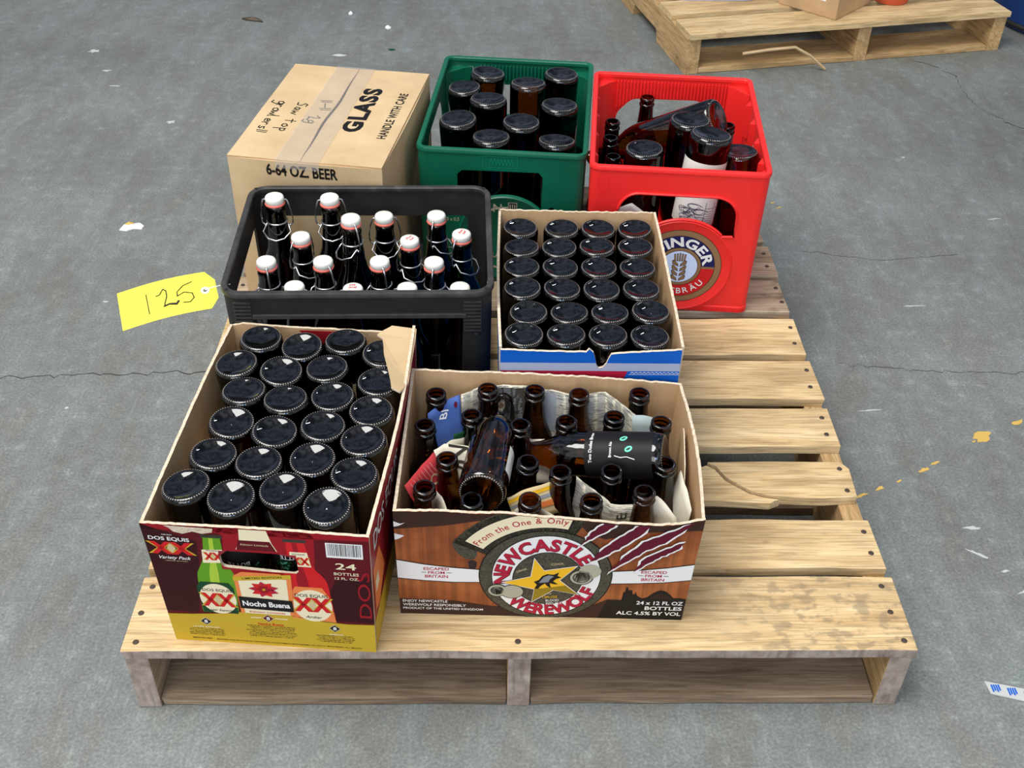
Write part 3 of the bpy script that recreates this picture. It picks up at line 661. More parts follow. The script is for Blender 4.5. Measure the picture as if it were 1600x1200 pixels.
proto_am = link('beer_bottle', bottle_mesh('bottle_up', .0298, .197, 'longneck', False, 'amber_glass')); used = [False]
nb = [(.391, .239, .000), (.463, .250, 0), (.529, .247, 0), (.591, .239, 0), (.676, .241, 0), (.378, .175, 0), (.441, .195, 0), (.507, .175, 0), (.570, .183, 0), (.636, .192, 0), (.699, .181, 0),
      (.410, .110, 0), (.516, .105, 0), (.557, .086, 0), (.623, .088, 0), (.694, .101, 0), (.383, .058, 0), (.443, .037, 0), (.516, .037, 0), (.593, .036, 0), (.661, .050, 0)]
nlab = ['in the back left corner', 'second from left in the back row', 'third from left in the back row', 'fourth from left in the back row', 'in the back right corner',
        'at the left wall in the second row', 'just left of the leaning bottle neck', 'between the leaning and the lying bottle', 'behind the shoulder of the lying bottle', 'behind the black label of the lying bottle', 'at the right wall behind the lying bottle',
        'beside the red newspaper', 'just under the mouth of the lying bottle', 'in front of the lying bottle neck', 'in front of the black label', 'right wall, in front of the lying bottle',
        'in the front left corner', 'hidden under the base of the leaning bottle', 'by the round banner on the front panel', 'at the front wall below the claw marks', 'in the front right corner']
# the mouths sit lower than the plane they were sighted on: slide each towards the back
mo = [(x+(x-.46)*-.03, y+.034) for x, y, _ in nb]
bs = []
for x, y in mo:
    c, s = cos(-NF[2]), sin(-NF[2]); dx, dy = x-NF[0], y-NF[1]; bs.append([c*dx-s*dy, s*dx+c*dy])
bs = relax(bs, .0605, (-nw/2+.036, nw/2-.036, -nd/2+.036, nd/2-.036), 300)
for (mx_, my_), b_, lb in zip(mo, bs, nlab):
    w = to_world(NF, b_[0], b_[1], .0045); dx, dy = mx_-w[0], my_-w[1]; h = .197
    tx, ty = -max(-.16, min(.16, dy/h)), max(-.16, min(.16, dx/h))
    o = place(proto_am, used, w, (tx, ty), 0); tag(o, 'upright brown bottle in the werewolf carton, '+lb, 'bottle', 'upright bottles in the werewolf carton')
# leaning and lying bottles
def aim(o, base, axis):
    q = Vector((0, 0, 1)).rotation_difference(Vector(axis).normalized()); o.rotation_mode = 'QUATERNION'; o.rotation_quaternion = q; o.location = base
big = link('beer_bottle', bottle_mesh('bottle_lying', .0305, .229, 'longneck', False, 'amber_glass'))
aim(big, (.4552, .084, DECK+.197), (.131, .98, -.145)); tag(big, 'brown bottle lying base forward on top of the others in the werewolf carton', 'bottle')
lm = label_mesh(.0305, .03, .085, R(-42), R(18)); link('paper_label', lm, 'porcelain', big)
lay = link('beer_bottle', bottle_mesh('bottle_lying', .0305, .229, 'longneck', False, 'amber_glass'))
aim(lay, (.6905, .1570, DECK+.193), (-.945, .26, -.21)); tag(lay, 'brown bottle with a black label lying sideways in the werewolf carton', 'bottle')
bk_l = link('paper_label', label_mesh(.0305, .012, .100, R(-180), R(150), n=40), 'ink_black', lay); tag(bk_l, 'black label with two green cat eyes')
Q = lay.rotation_quaternion.inverted(); up_l = Q @ Vector((0, -.45, 1)); a_up = math.atan2(up_l.y, up_l.x)   # the side of the label that faces up
A = Art()
for u, v in ((-5, 42), (10, 50)): A.ell(u, v, 3.6, 5.2, 'mint', 1, 20, rot=.5); A.ell(u, v, 1.2, 3.2, 'tagblack', 2, 12, rot=.5)
A.text('Two Dudes Brew', -2, 92, 4.2, 'white', 1, width=44); A.text('Brown Ale', -6, 66, 3.6, 'white', 1, width=20)
A.line([(-14, 60), (-16, 52), (-15, 44), (-18, 34)], .9, 'white', 1); A.grid(range(-30, 31, 4))
A.put('label_print', lambda u, v, d: Vector(((.0310-d)*cos(a_up+u/.0305), (.0310-d)*sin(a_up+u/.0305), v)), bk_l)

# ---- newspaper sheets between the bottles ----------------------------
def sheet(name, label, tops, drop, mat, z=.19, wave=.004, lean=(0, 0), marks=None, group=None):
    """upright wavy sheet; tops = (x, y[, z]) along its upper edge; marks(Art, length_mm, drop_mm) prints on both sides"""
    K = [(a[0], a[1], a[2] if len(a) > 2 else z) for a in tops]; Ls = [0]
    for a, b in zip(K, K[1:]): Ls.append(Ls[-1]+math.hypot(b[0]-a[0], b[1]-a[1]))
    def f(u, q, off=0):
        u = min(max(u, 0), Ls[-1]); k = max(i for i in range(len(K)-1) if Ls[i] <= u+1e-9); t = (u-Ls[k])/(Ls[k+1]-Ls[k])
        x, y, zt = (K[k][i]+(K[k+1][i]-K[k][i])*t for i in range(3))
        dx, dy = K[k+1][0]-K[k][0], K[k+1][1]-K[k][1]; l = math.hypot(dx, dy)
        return Vector((x+noise.noise((x*30+5, y*30, q*2+z*40))*wave+lean[0]*q+dy/l*off, y+noise.noise((x*30, y*30+7, q*3))*wave+lean[1]*q-dx/l*off, DECK+zt-drop*q+.002*noise.noise((x*60, y*60, 1))+off*.5))
    bm = bmesh.new(); us = []
    for a, b in zip(Ls, Ls[1:]): us += [a+(b-a)*k/6 for k in range(6)]
    us.append(Ls[-1]); rows = [[bm.verts.new(f(u, r/6)) for r in range(7)] for u in us]
    for a, b in zip(rows, rows[1:]):
        for r in range(6): bm.faces.new((a[r], b[r], b[r+1], a[r+1]))
    c = sum((v.co for v in bm.verts), Vector())/len(bm.verts)
    for v in bm.verts: v.co -= c
    o = bm_obj(name, bm, mat, smooth=60, loc=c); md = o.modifiers.new('s', 'SOLIDIFY'); md.thickness = .0005; md.offset = 0
    if marks:
        A = Art(); marks(A, Ls[-1]*1000, drop*1000); A.grid([u*1000 for u in us], [-drop*1000*r/6 for r in range(1, 6)])
        A.put('newsprint', lambda u, v, d: f(u, -v/drop, .0006-d)-c, o)
    return tag(o, label, 'newspaper', group or 'newspaper padding in the werewolf carton')
def m_cols(A, L, D):
    r = random.Random(int(L)); x = 3
    while x < L-10:
        for k in range(int(D/2.2)): A.rect(x, -3-k*2.2, x+r.uniform(9, 13), -2.1-k*2.2, 'grey', 1)
        x += 15
def m_blue(A, L, D): A.text('BI', L*.45, -16, 11, 'white', 1, rot=1.2, bold=.01); A.ell(L*.82, -10, 3, 4, 'wine', 1, 16)
def m_red(A, L, D): A.text('O', L*.72, -26, 13, 'tan', 1, rot=1.0); [A.line([(8+k*6, -4), (14+k*6, -20)], .9, 'pink', 1) for k in range(8)]
def m_big(A, L, D): A.text('ON', L*.62, -24, 22, 'charcoal', 1, rot=1.5)
def m_photo(A, L, D): A.rect(L*.18, -55, L*.40, -4, 'charcoal', 1); A.rect(L*.46, -60, L*.52, -4, 'grey', 1); m_cols(A, L, D)
def m_orange(A, L, D): [A.text(w, L*.62, -18-k*7, 5, 'orange', 1) for k, w in enumerate(('ES', 'TH'))]; A.rect(L*.75, -60, L, -14, 'charcoal', 1)
def m_stripe(A, L, D): A.rect(0, -8, L, -4, 'yellow', 1); A.rect(0, -14, L, -11, 'grey', 1); A.rect(0, -24, L, -17, 'orange', 1)
def m_e(A, L, D): m_cols(A, L*.55, D); A.text('E:', L*.80, -18, 12, 'charcoal', 2, rot=1.5)
sheet('newspaper_sheet', 'blue printed newspaper page between the bottles in the werewolf carton', [(.383, .252, .182), (.402, .268, .190), (.424, .281, .192)], .075, 'paper_blue', lean=(.012, -.03), marks=m_blue)
sheet('newspaper_sheet', 'grey printed newspaper page behind the back row of bottles in the werewolf carton', [(.426, .284), (.450, .298), (.483, .308), (.544, .297), (.584, .285), (.626, .291), (.648, .262), (.660, .245)], .11, 'news_print', lean=(.0, -.028), marks=m_photo)
sheet('newspaper_sheet', 'pale newspaper page with a green patch left of the leaning bottle', [(.385, .170, .165), (.399, .187, .175), (.414, .205, .175), (.430, .219, .17)], .06, 'paper', lean=(.012, -.02))
sheet('newspaper_sheet', 'dark green newspaper page behind the leaning bottle', [(.416, .215, .178), (.432, .222, .18), (.45, .224, .178)], .05, 'ink_dkgreen', lean=(0, -.012))
sheet('newspaper_sheet', 'red printed newspaper page by the left wall of the werewolf carton', [(.361, .110, .188), (.379, .142, .19), (.395, .168, .19)], .075, 'paper_red', lean=(.026, -.022), marks=m_red)
sheet('newspaper_sheet', 'white newspaper page with large black letters beside the leaning bottle', [(.395, .169, .192), (.409, .179, .192), (.442, .178, .190)], .07, 'paper', lean=(.006, -.03), marks=m_big)
sheet('newspaper_sheet', 'beige newspaper page in the middle of the werewolf carton', [(.498, .250, .165), (.524, .214, .17), (.548, .214, .17), (.564, .232, .17)], .05, 'paper', lean=(0, -.03))
sheet('newspaper_sheet', 'grey green newspaper page in the back right of the werewolf carton', [(.656, .243), (.678, .241), (.705, .234)], .09, 'paper_grey', lean=(.004, -.03), marks=m_orange)
sheet('newspaper_sheet', 'striped colour newspaper page in front of the bottle necks', [(.486, .096, .180), (.516, .114, .178), (.549, .127, .178)], .035, 'ink_tan', lean=(.01, -.02), marks=m_stripe)
sheet('newspaper_sheet', 'newspaper page with column text standing in front of the lying bottle', [(.575, .127, .188), (.600, .097, .185), (.616, .084, .18), (.650, .085, .18)], .07, 'news_print', lean=(-.004, -.012), marks=m_e)
sheet('newspaper_sheet', 'cream newspaper page in the front right corner of the werewolf carton', [(.650, .086, .182), (.672, .092, .185), (.697, .072, .17)], .06, 'paper', lean=(0, -.014))
sheet('newspaper_sheet', 'white folded newspaper corner in the front left of the werewolf carton', [(.394, .112, .18), (.404, .096, .18), (.413, .080, .172)], .06, 'paper', lean=(-.004, -.01))
sheet('newspaper_sheet', 'white torn newspaper strip beside the right wall of the werewolf carton', [(.708, .14, .185), (.713, .11, .18), (.716, .078, .175)], .08, 'paper', lean=(-.012, 0))
sheet('newspaper_sheet', 'rounded newspaper flap behind the banner of the front panel', [(.497, .083, .17), (.515, .088, .184), (.545, .072, .172)], .05, 'paper', lean=(0, -.006))

# ---- Dos Equis carton -------------------------------------------------
EF = (.210, .200, -.084); ew, ed, eh = .258, .382, .222
ec = thing('beer_carton', 'open red and gold variety pack beer carton at the front left of the pallet', 'carton', (EF[0], EF[1], DECK), EF[2])
fm = wall_map((-ew/2, -ed/2), (ew/2, -ed/2), .010, ew, eh, (0, -1), 0, (.002, .006))
ek = ragged([(0, .222), (.06, .2225), (.10, .2235), (.16, .2235), (.22, .222), (.258, .2215)], .005, .0005, 8)
slot = fillet([(.083, .152), (.168, .146), (.174, .152), (.172, .176), (.150, .182), (.095, .184), (.083, .172)], .008, 4)
fp = panel('front_panel', ec, fm, ek, ['carton_maroon', 'kraft', 'torn_board'], holes=[slot], vcuts=())
A = Art()
A.rect(0, 0, 258, 224, 'maroon', 0); A.poly([(0, 222), (0, 60), (40, 60), (52, 120), (58, 165), (60, 196)], 'deep', 1); A.poly([(190, 60), (258, 60), (258, 150), (215, 140)], 'deep', 1)
A.poly([(60, 224), (190, 224), (196, 214), (192, 150), (160, 62), (96, 62), (84, 140), (92, 208), (84, 216)], 'midred', 1)
A.poly([(0, 224), (258, 224), (258, 214), (180, 212), (60, 213), (0, 213)], 'midred', 1)
wave = [(0, 54), (30, 56), (63, 60), (92, 66), (120, 69), (150, 67), (175, 61), (197, 57), (225, 55), (258, 57)]
A.poly([(0, 0), (258, 0)]+wave[::-1], 'gold', 5); A.line(wave, 1.2, 'olive', 6)
def printed_bottle(x, y0, y1, xt, neck, body, m_, m2, L):
    """silhouette whose axis runs from (x, y0) at the foot to (xt, y1) at the lip"""
    prof = [(0, body*.96), (.05, body), (.46, body), (.52, body*.97), (.58, body*.84), (.64, neck*1.35), (.72, neck*1.05), (.96, neck*.86), (.965, neck*1.05), (1, neck*.95)]
    ax = lambda t: (x+(xt-x)*t, y0+(y1-y0)*t)
    P = [(ax(t)[0]-w, ax(t)[1]) for t, w in prof]+[(ax(t)[0]+w, ax(t)[1]) for t, w in prof[::-1]]
    A.poly(P, m_, L)
    A.poly([(ax(t)[0]-w*.35, ax(t)[1]) for t, w in prof[1:8]]+[(ax(t)[0]+w*.15, ax(t)[1]) for t, w in prof[7:0:-1]], m2, L+1)
    A.rect(ax(.965)[0]-neck*1.06, ax(.965)[1], ax(1)[0]+neck*1.06, y1, 'charcoal', L+2)
    return ax
def xx(cx, cy, w, h, L):
    for k in (-1, 1):
        c = cx+k*w*.22
        for s_, m_, L_ in ((1.0, 'gold', L), (.78, 'red', L+1)):
            A.poly([(c-w*.30*s_, cy+h/2), (c-w*.13*s_, cy+h/2), (c+w*.30*s_, cy-h/2), (c+w*.13*s_, cy-h/2)], m_, L_)
            A.poly([(c+w*.30*s_, cy+h/2), (c+w*.13*s_, cy+h/2), (c-w*.30*s_, cy-h/2), (c-w*.13*s_, cy-h/2)], m_, L_)
    A.poly([(cx-w*.1, cy), (cx, cy+h*.4), (cx+w*.1, cy), (cx, cy-h*.4)], 'tan', L+2)
ax = printed_bottle(68, 62, 209, 79, 11.5, 22.5, 'green', 'limegreen', 3)
A.poly([(47, 62), (90, 62), (91, 112), (86, 122), (52, 122), (46, 112)], 'dkgreen', 6)
A.ell(69, 90, 22, 29, 'cream', 7); xx(69, 88, 44, 26, 8); A.text('DOS EQUIS', 70, 107, 5, 'black', 9, width=36); A.text('Lager Especial', 69, 68, 4, 'black', 9, width=32, shear=.3); A.poly([(62, 158), (87, 160), (88, 184), (64, 182)], 'cream', 7); xx(76, 171, 23, 14, 8); A.text('DOS EQUIS', 76, 181.5, 1.8, 'black', 11)
ax = printed_bottle(184, 58, 210, 173, 12.5, 27, 'red', 'midred', 3)
A.poly([(157, 62), (211, 57), (205, 108), (198, 124), (166, 124), (160, 112)], 'orange', 6)
A.ell(184, 88, 24, 31, 'cream', 7); xx(184, 90, 50, 28, 8); A.text('DOS EQUIS', 184, 108, 5.5, 'black', 9, width=40); A.text('Ambar', 184, 66, 5, 'black', 9, shear=.3); A.poly([(164, 162), (189, 162), (186, 188), (166, 188)], 'cream', 7); xx(177, 172, 23, 14, 8); A.text('DOS EQUIS', 176, 184.5, 2, 'black', 11)
A.poly([(112, 222), (143, 222), (147, 200), (152, 186), (104, 186), (110, 200)], 'cream', 3); A.poly([(109, 203), (145, 203), (151, 186), (105, 186)], 'maroon', 4); A.text('Edicion Limitada', 127, 196, 3, 'tan', 6, width=32, shear=.3)
A.poly([(94, 66), (160, 66), (163, 138), (150, 146), (105, 146), (94, 138)], 'orange', 12); A.poly([(99, 66), (155, 66), (157, 136), (99, 136)], 'cream', 13)
A.poly([(93, 128), (163, 138), (163, 146), (93, 136)], 'gold', 14); A.text('LIMITED EDITION', 128, 137, 3.4, 'black', 15, width=48, rot=.14)
for k in range(9):
    a = 2*pi*k/9+.3; c, s_ = cos(a), sin(a); A.poly([(128, 115), (128+9*c-5*s_, 115+9*s_+5*c), (128+19*c, 115+15*s_), (128+9*c+5*s_, 115+9*s_-5*c)], 'red' if k % 2 else 'crimson', 16+k % 2)
for k in range(6):
    a = 2*pi*k/6; c, s_ = cos(a), sin(a); A.poly([(128, 115), (128+5*c-3*s_, 115+5*s_+3*c), (128+10*c, 115+8*s_), (128+5*c+3*s_, 115+5*s_-3*c)], 'midred', 18)
A.ell(128, 115, 2, 2, 'gold', 19, 12)
A.poly([(95, 76), (160, 74), (160, 96), (95, 99)], 'black', 20); A.text('Noche Buena', 127.5, 86.5, 9.5, 'white', 21, width=58, bold=.03); A.text('Edicion Limitada', 127, 70, 2.6, 'red', 21, width=44)
xx(29, 181, 54, 22, 4); A.text('CERVEZA', 28, 205, 1.8, 'white', 6, width=12); A.text('DOS EQUIS', 29, 198, 6, 'white', 6, width=47, bold=.02, rot=-.03); A.text('Variety Pack', 30, 164.5, 5.6, 'white', 9, width=38, shear=.35); A.text('LIMITED EDITION', 31, 158.5, 1.4, 'tan', 9, width=26)
A.rect(208, 182, 250, 208, 'white', 4); x = 210
rnd = random.Random(4)
while x < 247.5: w_ = rnd.choice((.4, .7, 1.1)); A.rect(x, 185.5, x+w_, 206.5, 'black', 5); x += w_+rnd.choice((.45, .7, .9))
A.text('24', 229, 167, 11, 'cream', 5, width=24); A.text('BOTTLES', 229, 153, 5, 'cream', 5, width=29); A.text('12 FL. OZ.', 229, 144.5, 4.4, 'cream', 5, width=28)
A.text('DOS', 248, 114, 15, 'midred', 4, width=88, rot=pi/2, bold=.0)
for x, y, k in ((46, 43, 'black'), (126, 57, 'maroon'), (208, 45, 'black')):
    A.poly([(x-7.5, y), (x, y+7.5), (x+7.5, y), (x, y-7.5)], 'cream', 9); A.poly([(x-6.8, y), (x, y+6.8), (x+6.8, y), (x, y-6.8)], k, 10); A.text('8', x, y, 6, 'white', 11, bold=.03)
A.line([(105, 57), (117, 57.5)], 1.6, 'cream', 8); A.line([(135, 57.5), (150, 57)], 1.6, 'cream', 8)
A.text('LAGER ESPECIAL', 45, 31.5, 3, 'cream', 9, width=34); A.text('AMBAR', 209, 32.5, 3, 'cream', 9, width=18); A.text('Noche Buena', 128, 45, 4.6, 'red', 9, width=32, bold=.02)
for cx, y0, n_, w_ in ((45, 27, 5, 50), (127, 40, 8, 64), (208, 28.5, 5, 50)):
    for k in range(n_):
        x = cx-w_/2*(.8+.2*rnd.random()); xe = cx+w_/2*(.8+.2*rnd.random())
        while x < xe: l = rnd.uniform(1.5, 5); A.rect(x, y0-k*3.1, min(x+l, xe), y0-k*3.1+1.15, 'olive' if rnd.random() < .3 else 'smoke', 8); x += l+.8
A.text('IMPORTED BEER', 23, 7, 2.4, 'black', 9, width=25, anchor='l'); A.text('BREWED AND BOTTLED BY CERVECERIA CUAUHTEMOC MOCTEZUMA, S.A. DE C.V. MONTERREY, N.L. MEXICO', 54, 6.4, 2.2, 'black', 9, width=186, anchor='l')
# keep the hand hole open: drop every face of the print that lies inside it
bmg = A.bm
for c in (83, 95, 106, 117, 128, 139, 150, 161, 173): bmesh.ops.bisect_plane(bmg, geom=bmg.verts[:]+bmg.edges[:]+bmg.faces[:], plane_co=(c, 0, 0), plane_no=(1, 0, 0))
for c in (148, 182): bmesh.ops.bisect_plane(bmg, geom=bmg.verts[:]+bmg.edges[:]+bmg.faces[:], plane_co=(0, c, 0), plane_no=(0, 1, 0))
bmesh.ops.delete(bmg, geom=[f for f in bmg.faces if 83 < f.calc_center_median().x < 173 and 148 < f.calc_center_median().y < 182], context='FACES')
A.clip([(x*1000, h*1000-.3) for x, h in ek[::3]+[ek[-1]]]); A.put('printed_front', fm, fp, .00008)
A = Art(); A.poly([(28, 224), (84, 223), (82, 216), (70, 213), (60, 216), (48, 211), (38, 214), (34, 220)], 'torn_board', 1); A.put('torn_patch', fm, fp, .0028)
# left, right, back panels
panel('side_panel', ec, wall_map((-ew/2, ed/2-.004), (-ew/2, -ed/2+.004), .002, ed-.008, eh, (-1, 0), .003, (.004, .010)), ragged([(0, .222), (.1, .223), (.22, .221), (.374, .222)], .008, .0006, 9), ['carton_maroon', 'kraft', 'torn_board'])
rm = wall_map((ew/2, -ed/2+.004), (ew/2, ed/2-.004), .006, ed-.008, eh, (1, 0), .006, (.010, .004))
rp_ = panel('side_panel', ec, rm, ragged([(0, .221), (.09, .228), (.2, .228), (.30, .236), (.374, .237)], .006, .001, 10), ['carton_maroon', 'kraft', 'torn_board'])
A = Art(); A.rect(0, 0, 374, 56, 'gold', 1); A.poly([(40, 60), (374, 60), (374, 150), (150, 170)], 'maroon', 1); A.text('DOS EQUIS', 92, 188, 30, 'black', 2, width=150, bold=.03); A.text('DOS EQUIS', 90, 190, 30, 'white', 3, width=150, bold=.01)
A.poly([(6, 150), (40, 158), (70, 90), (30, 60), (10, 70)], 'orange', 2); A.poly([(14, 120), (30, 124), (34, 100), (16, 96)], 'cream', 3); A.line([(60, 60), (110, 150)], 6, 'red', 2)
A.grid([374*k/6 for k in range(1, 6)], (60, 120, 180)); A.put('printed_side', rm, rp_)
panel('back_panel', ec, wall_map((ew/2, ed/2), (-ew/2, ed/2), .004, ew, eh, (0, 1), 0, (.006, .002)), ragged([(0, .222), (.1, .222), (.2, .222), (.240, .224), (.258, .218)], .006, .0006, 11), ['carton_maroon', 'kraft', 'torn_board'])
bm = bmesh.new(); slab(bm, [(0, .222), (.07, .2235), (.066, .206), (.045, .20), (.03, .188), (.018, .2)], [], lambda u, v, d: Vector((-.030+u, ed/2-.0055+d*0-d, v)), .0008, mi=(0, 0, 0)); bm_obj('red_tear', bm, 'carton_maroon', ec)
bm = bmesh.new(); box(bm, -ew/2, ew/2, -ed/2, ed/2, .0003, .003); bm_obj('bottom_panel', bm, 'kraft', ec)
# torn flap folded in over the back right bottles
fl_ = [(.329, .374), (.3635, .3745), (.362, .353), (.357, .259), (.347, .232), (.338, .237), (.3345, .255), (.329, .28), (.322, .309), (.3195, .332), (.3165, .345), (.310, .353), (.318, .362), (.327, .372)]
fl_ = [(x+noise.noise((x*200, y*200, 0))*.002, y) for x, y in fl_]
def to_local(F, x, y): c, s = cos(-F[2]), sin(-F[2]); dx, dy = x-F[0], y-F[1]; return (c*dx-s*dy, s*dx+c*dy)
bm = bmesh.new(); slab(bm, [to_local(EF, x, y) for x, y in fl_], [], lambda u, v, d: Vector((u, v, .2405-d-max(0, u-.131)*.9)), .003)
bm_obj('torn_flap', bm, ['kraft_light', 'kraft', 'torn_board'], ec)

proto_eq = link('beer_bottle', bottle_mesh('bottle_down', .0302, .229, 'longneck', True, 'dark_glass')); used = [False]
epos = [(.150, .350), (.208, .335), (.269, .341), (.314, .311), (.125, .298), (.187, .280), (.248, .283), (.318, .251), (.146, .238), (.205, .216), (.266, .226), (.317, .191), (.140, .178), (.199, .158), (.259, .166), (.311, .133),
        (.132, .116), (.190, .097), (.258, .103), (.308, .071), (.108, .061), (.167, .043), (.229, .052), (.280, .024)]
loc_ = relax([to_local(EF, x, y) for x, y in epos], .0598, (-ew/2+.028, ew/2-.026, -ed/2+.024, ed/2-.030), 60)
base_ = relax([to_local(EF, x, y) for x, y in epos], .0600, (-ew/2+.036, ew/2-.036, -ed/2+.036, ed/2-.036), 400)
rnd = random.Random(12); REV = ['back', 'second', 'third', 'fourth', 'fifth', 'front']
cream_l = label_mesh(.0302, .055, .118, R(-160), R(160), .229); black_l = label_mesh(.0302, .045, .112, R(-150), R(150), .229)
for i, (t_, b_) in enumerate(zip(loc_, base_)):
    r_i, c_i = i//4, i % 4
    w, tw = to_world(EF, b_[0], b_[1], .0045), to_world(EF, t_[0], t_[1]); h = .229
    dx, dy = tw[0]-w[0]+rnd.uniform(-.018, .014), tw[1]-w[1]+rnd.uniform(-.022, .012)
    o = place(proto_eq, used, (tw[0]-dx, tw[1]-dy, DECK+.0045+rnd.uniform(0, .004)), (-dy/h, dx/h), 0)
    tag(o, 'upturned bottle in the red-gold carton, %s from left, %s row%s' % (ORD[c_i], REV[r_i], '' if r_i in (0, 5) else ' from the back'), 'bottle', 'upside-down bottles in the red and gold carton')
    if i in (2, 6, 8, 12, 13, 14, 17, 20, 23, 3): c = link('paper_label', cream_l, None if cream_l.materials else 'ink_cream', o); c['label'] = 'cream paper label'
    if i in (21, 22):
        c = link('paper_label', black_l, None if black_l.materials else 'ink_black', o); c['label'] = 'black and green paper label'
        A = Art(); A.text('BUTTE', 0, 66, 7, 'white', 2, width=26, rot=pi)
        for k in range(30): A.ell(rnd.uniform(-24, 24), rnd.uniform(45, 60), 3, 1.6, 'dkgreen' if k % 3 else 'mint', 1, 8, rot=rnd.uniform(0, 3))
        A.grid(range(-26, 27, 4)); A.put('label_print', lambda u, v, d: Vector(((.0307-d)*sin(u/.0302), -(.0307-d)*cos(u/.0302), .229-v if 0 else .229-.112+.0+(v-.045))), o)

# ---- blue carton --------------------------------------------------------
BF = (.606, .511, -.005); bw, bd, bh = .250, .366, .238
bc = thing('beer_carton', 'open blue carton full of upside-down bottles in the middle of the pallet', 'carton', (BF[0], BF[1], DECK), BF[2])
fm = wall_map((-bw/2, -bd/2), (bw/2, -bd/2), .004, bw, bh, (0, -1))
tear = [(.128, .232), (.131, .222), (.134, .208), (.137, .204), (.143, .206), (.147, .212), (.150, .222), (.153, .229)]
bk2 = ragged([(0, .236), (.06, .2335), (.118, .2325), (.122, .238)]+tear+[(.17, .231), (.25, .2375)], .005, .0006, 13)
fp = panel('front_panel', bc, fm, bk2, ['ink_blue', 'kraft', 'torn_board'], vcuts=())
A = Art(); A.rect(0, 200, 250, 214, 'lilac', 1); A.poly([(0, 200), (0, 120), (150, 120), (178, 200)], 'crimson', 1); A.poly([(178, 200), (165, 170), (150, 120), (250, 120), (250, 200)], 'blue', 1)
for k in range(12):
    x = 182+k*5.6; A.line([(x, 196.5), (x+2.5, 198.4), (x+4.6, 196.2), (x+5.8, 196.8)], .9, 'white', 3)
A.line([(180, 194.2), (250, 194.2)], .7, 'white', 3)
A.poly([(60, 214), (100, 214), (112, 200), (70, 200)], 'lilac', 2)
A.clip([(x*1000, h*1000-.4) for x, h in bk2]); A.put('printed_front', fm, fp)
panel('back_panel', bc, wall_map((bw/2, bd/2), (-bw/2, bd/2), .002, bw, bh, (0, 1)), ragged([(0, .240), (.1, .240), (.2, .242), (.25, .243)], .005, .0010, 14), ['blue_carton', 'kraft', 'torn_board'])
panel('side_panel', bc, wall_map((-bw/2, bd/2-.004), (-bw/2, -bd/2+.004), .002, bd-.008, bh, (-1, 0), .003), ragged([(0, .243), (.1, .237), (.24, .235), (.262, .238), (.358, .236)], .006, .0008, 15), ['blue_carton', 'kraft', 'torn_board'])
panel('side_panel', bc, wall_map((bw/2, -bd/2+.004), (bw/2, bd/2-.004), .004, bd-.008, bh, (1, 0), .002), ragged([(0, .2375), (.15, .236), (.358, .243)], .006, .0008, 16), ['blue_carton', 'kraft', 'torn_board'])
bm = bmesh.new(); box(bm, -bw/2, bw/2, -bd/2, bd/2, .0003, .003); bm_obj('bottom_panel', bm, 'kraft', bc)
used = [False]; proto_bl = link('beer_bottle', bottle_mesh('bottle_down', .0296, .229, 'longneck', True, 'dark_glass'))
bpos = [(.514, .640), (.581, .644), (.639, .639), (.700, .638), (.516, .580), (.574, .585), (.633, .582), (.693, .580), (.512, .519), (.572, .523), (.631, .523), (.690, .521), (.511, .463), (.574, .467), (.634, .467), (.692, .464),
        (.513, .409), (.579, .415), (.639, .410), (.698, .409), (.507, .355), (.567, .356), (.627, .351), (.688, .351)]
loc_ = relax([to_local(BF, x, y) for x, y in bpos], .0588, (-bw/2+.033, bw/2-.033, -bd/2+.033, bd/2-.033), 300)
for i, b_ in enumerate(loc_):
    w = to_world(BF, b_[0], b_[1], .0045); ta, tb_ = rnd.uniform(-.04, .05), rnd.uniform(-.05, .05); o = place(proto_bl, used, (w[0]-tb_*.229, w[1]+ta*.229, w[2]+rnd.uniform(0, .004)), (ta, tb_), 0)
    tag(o, 'upturned bottle in the blue carton, %s from left, %s row%s' % (ORD[i % 4], REV[i//4], '' if i//4 in (0, 5) else ' from the back'), 'bottle', 'upside-down bottles in the blue carton')

# ---- closed growler carton ------------------------------------------------
CF = (.192, .943, -.162); cw, cd, ch = .261, .381, .295
cc = thing('cardboard_box', 'closed brown cardboard box printed GLASS HANDLE WITH CARE at the back left', 'box', (CF[0], CF[1], DECK), CF[2])
def side(nm, p0, p1, w, nr, mats='kraft_light'):
    mp_ = wall_map(p0, p1, 0, w, ch, nr, .003); bm = bmesh.new(); slab(bm, [(0, .0005), (w, .0005), (w, ch-.003), (0, ch-.003)], [], mp_, .004, [w*k/6 for k in range(1, 6)], (.1, .2))
    return bm_obj(nm, bm, mats, cc), mp_
fp, fm = side('front_panel', (-cw/2, -cd/2), (cw/2, -cd/2), cw, (0, -1)); side('back_panel', (cw/2, cd/2), (-cw/2, cd/2), cw, (0, 1))
side('side_panel', (-cw/2, cd/2-.004), (-cw/2, -cd/2+.004), cd-.008, (-1, 0)); side('side_panel', (cw/2, -cd/2+.004), (cw/2, cd/2-.004), cd-.008, (1, 0))
A = Art(); A.text('6-64 OZ. BEER', 126, 277, 19, 'black', 2, width=121, bold=.03); A.grid([cw*1000*k/6 for k in range(1, 6)], (200,)); A.put('printed_front', fm, fp)
tm = lambda u, v, d: Vector((u, v, ch-d-.0015*max(0, 1-abs(u+.006)/.06)))
seam = lambda y: -.006+.0022*sin(y*17)+.0012*sin(y*41)
ys = [-cd/2+cd*k/16 for k in range(17)]
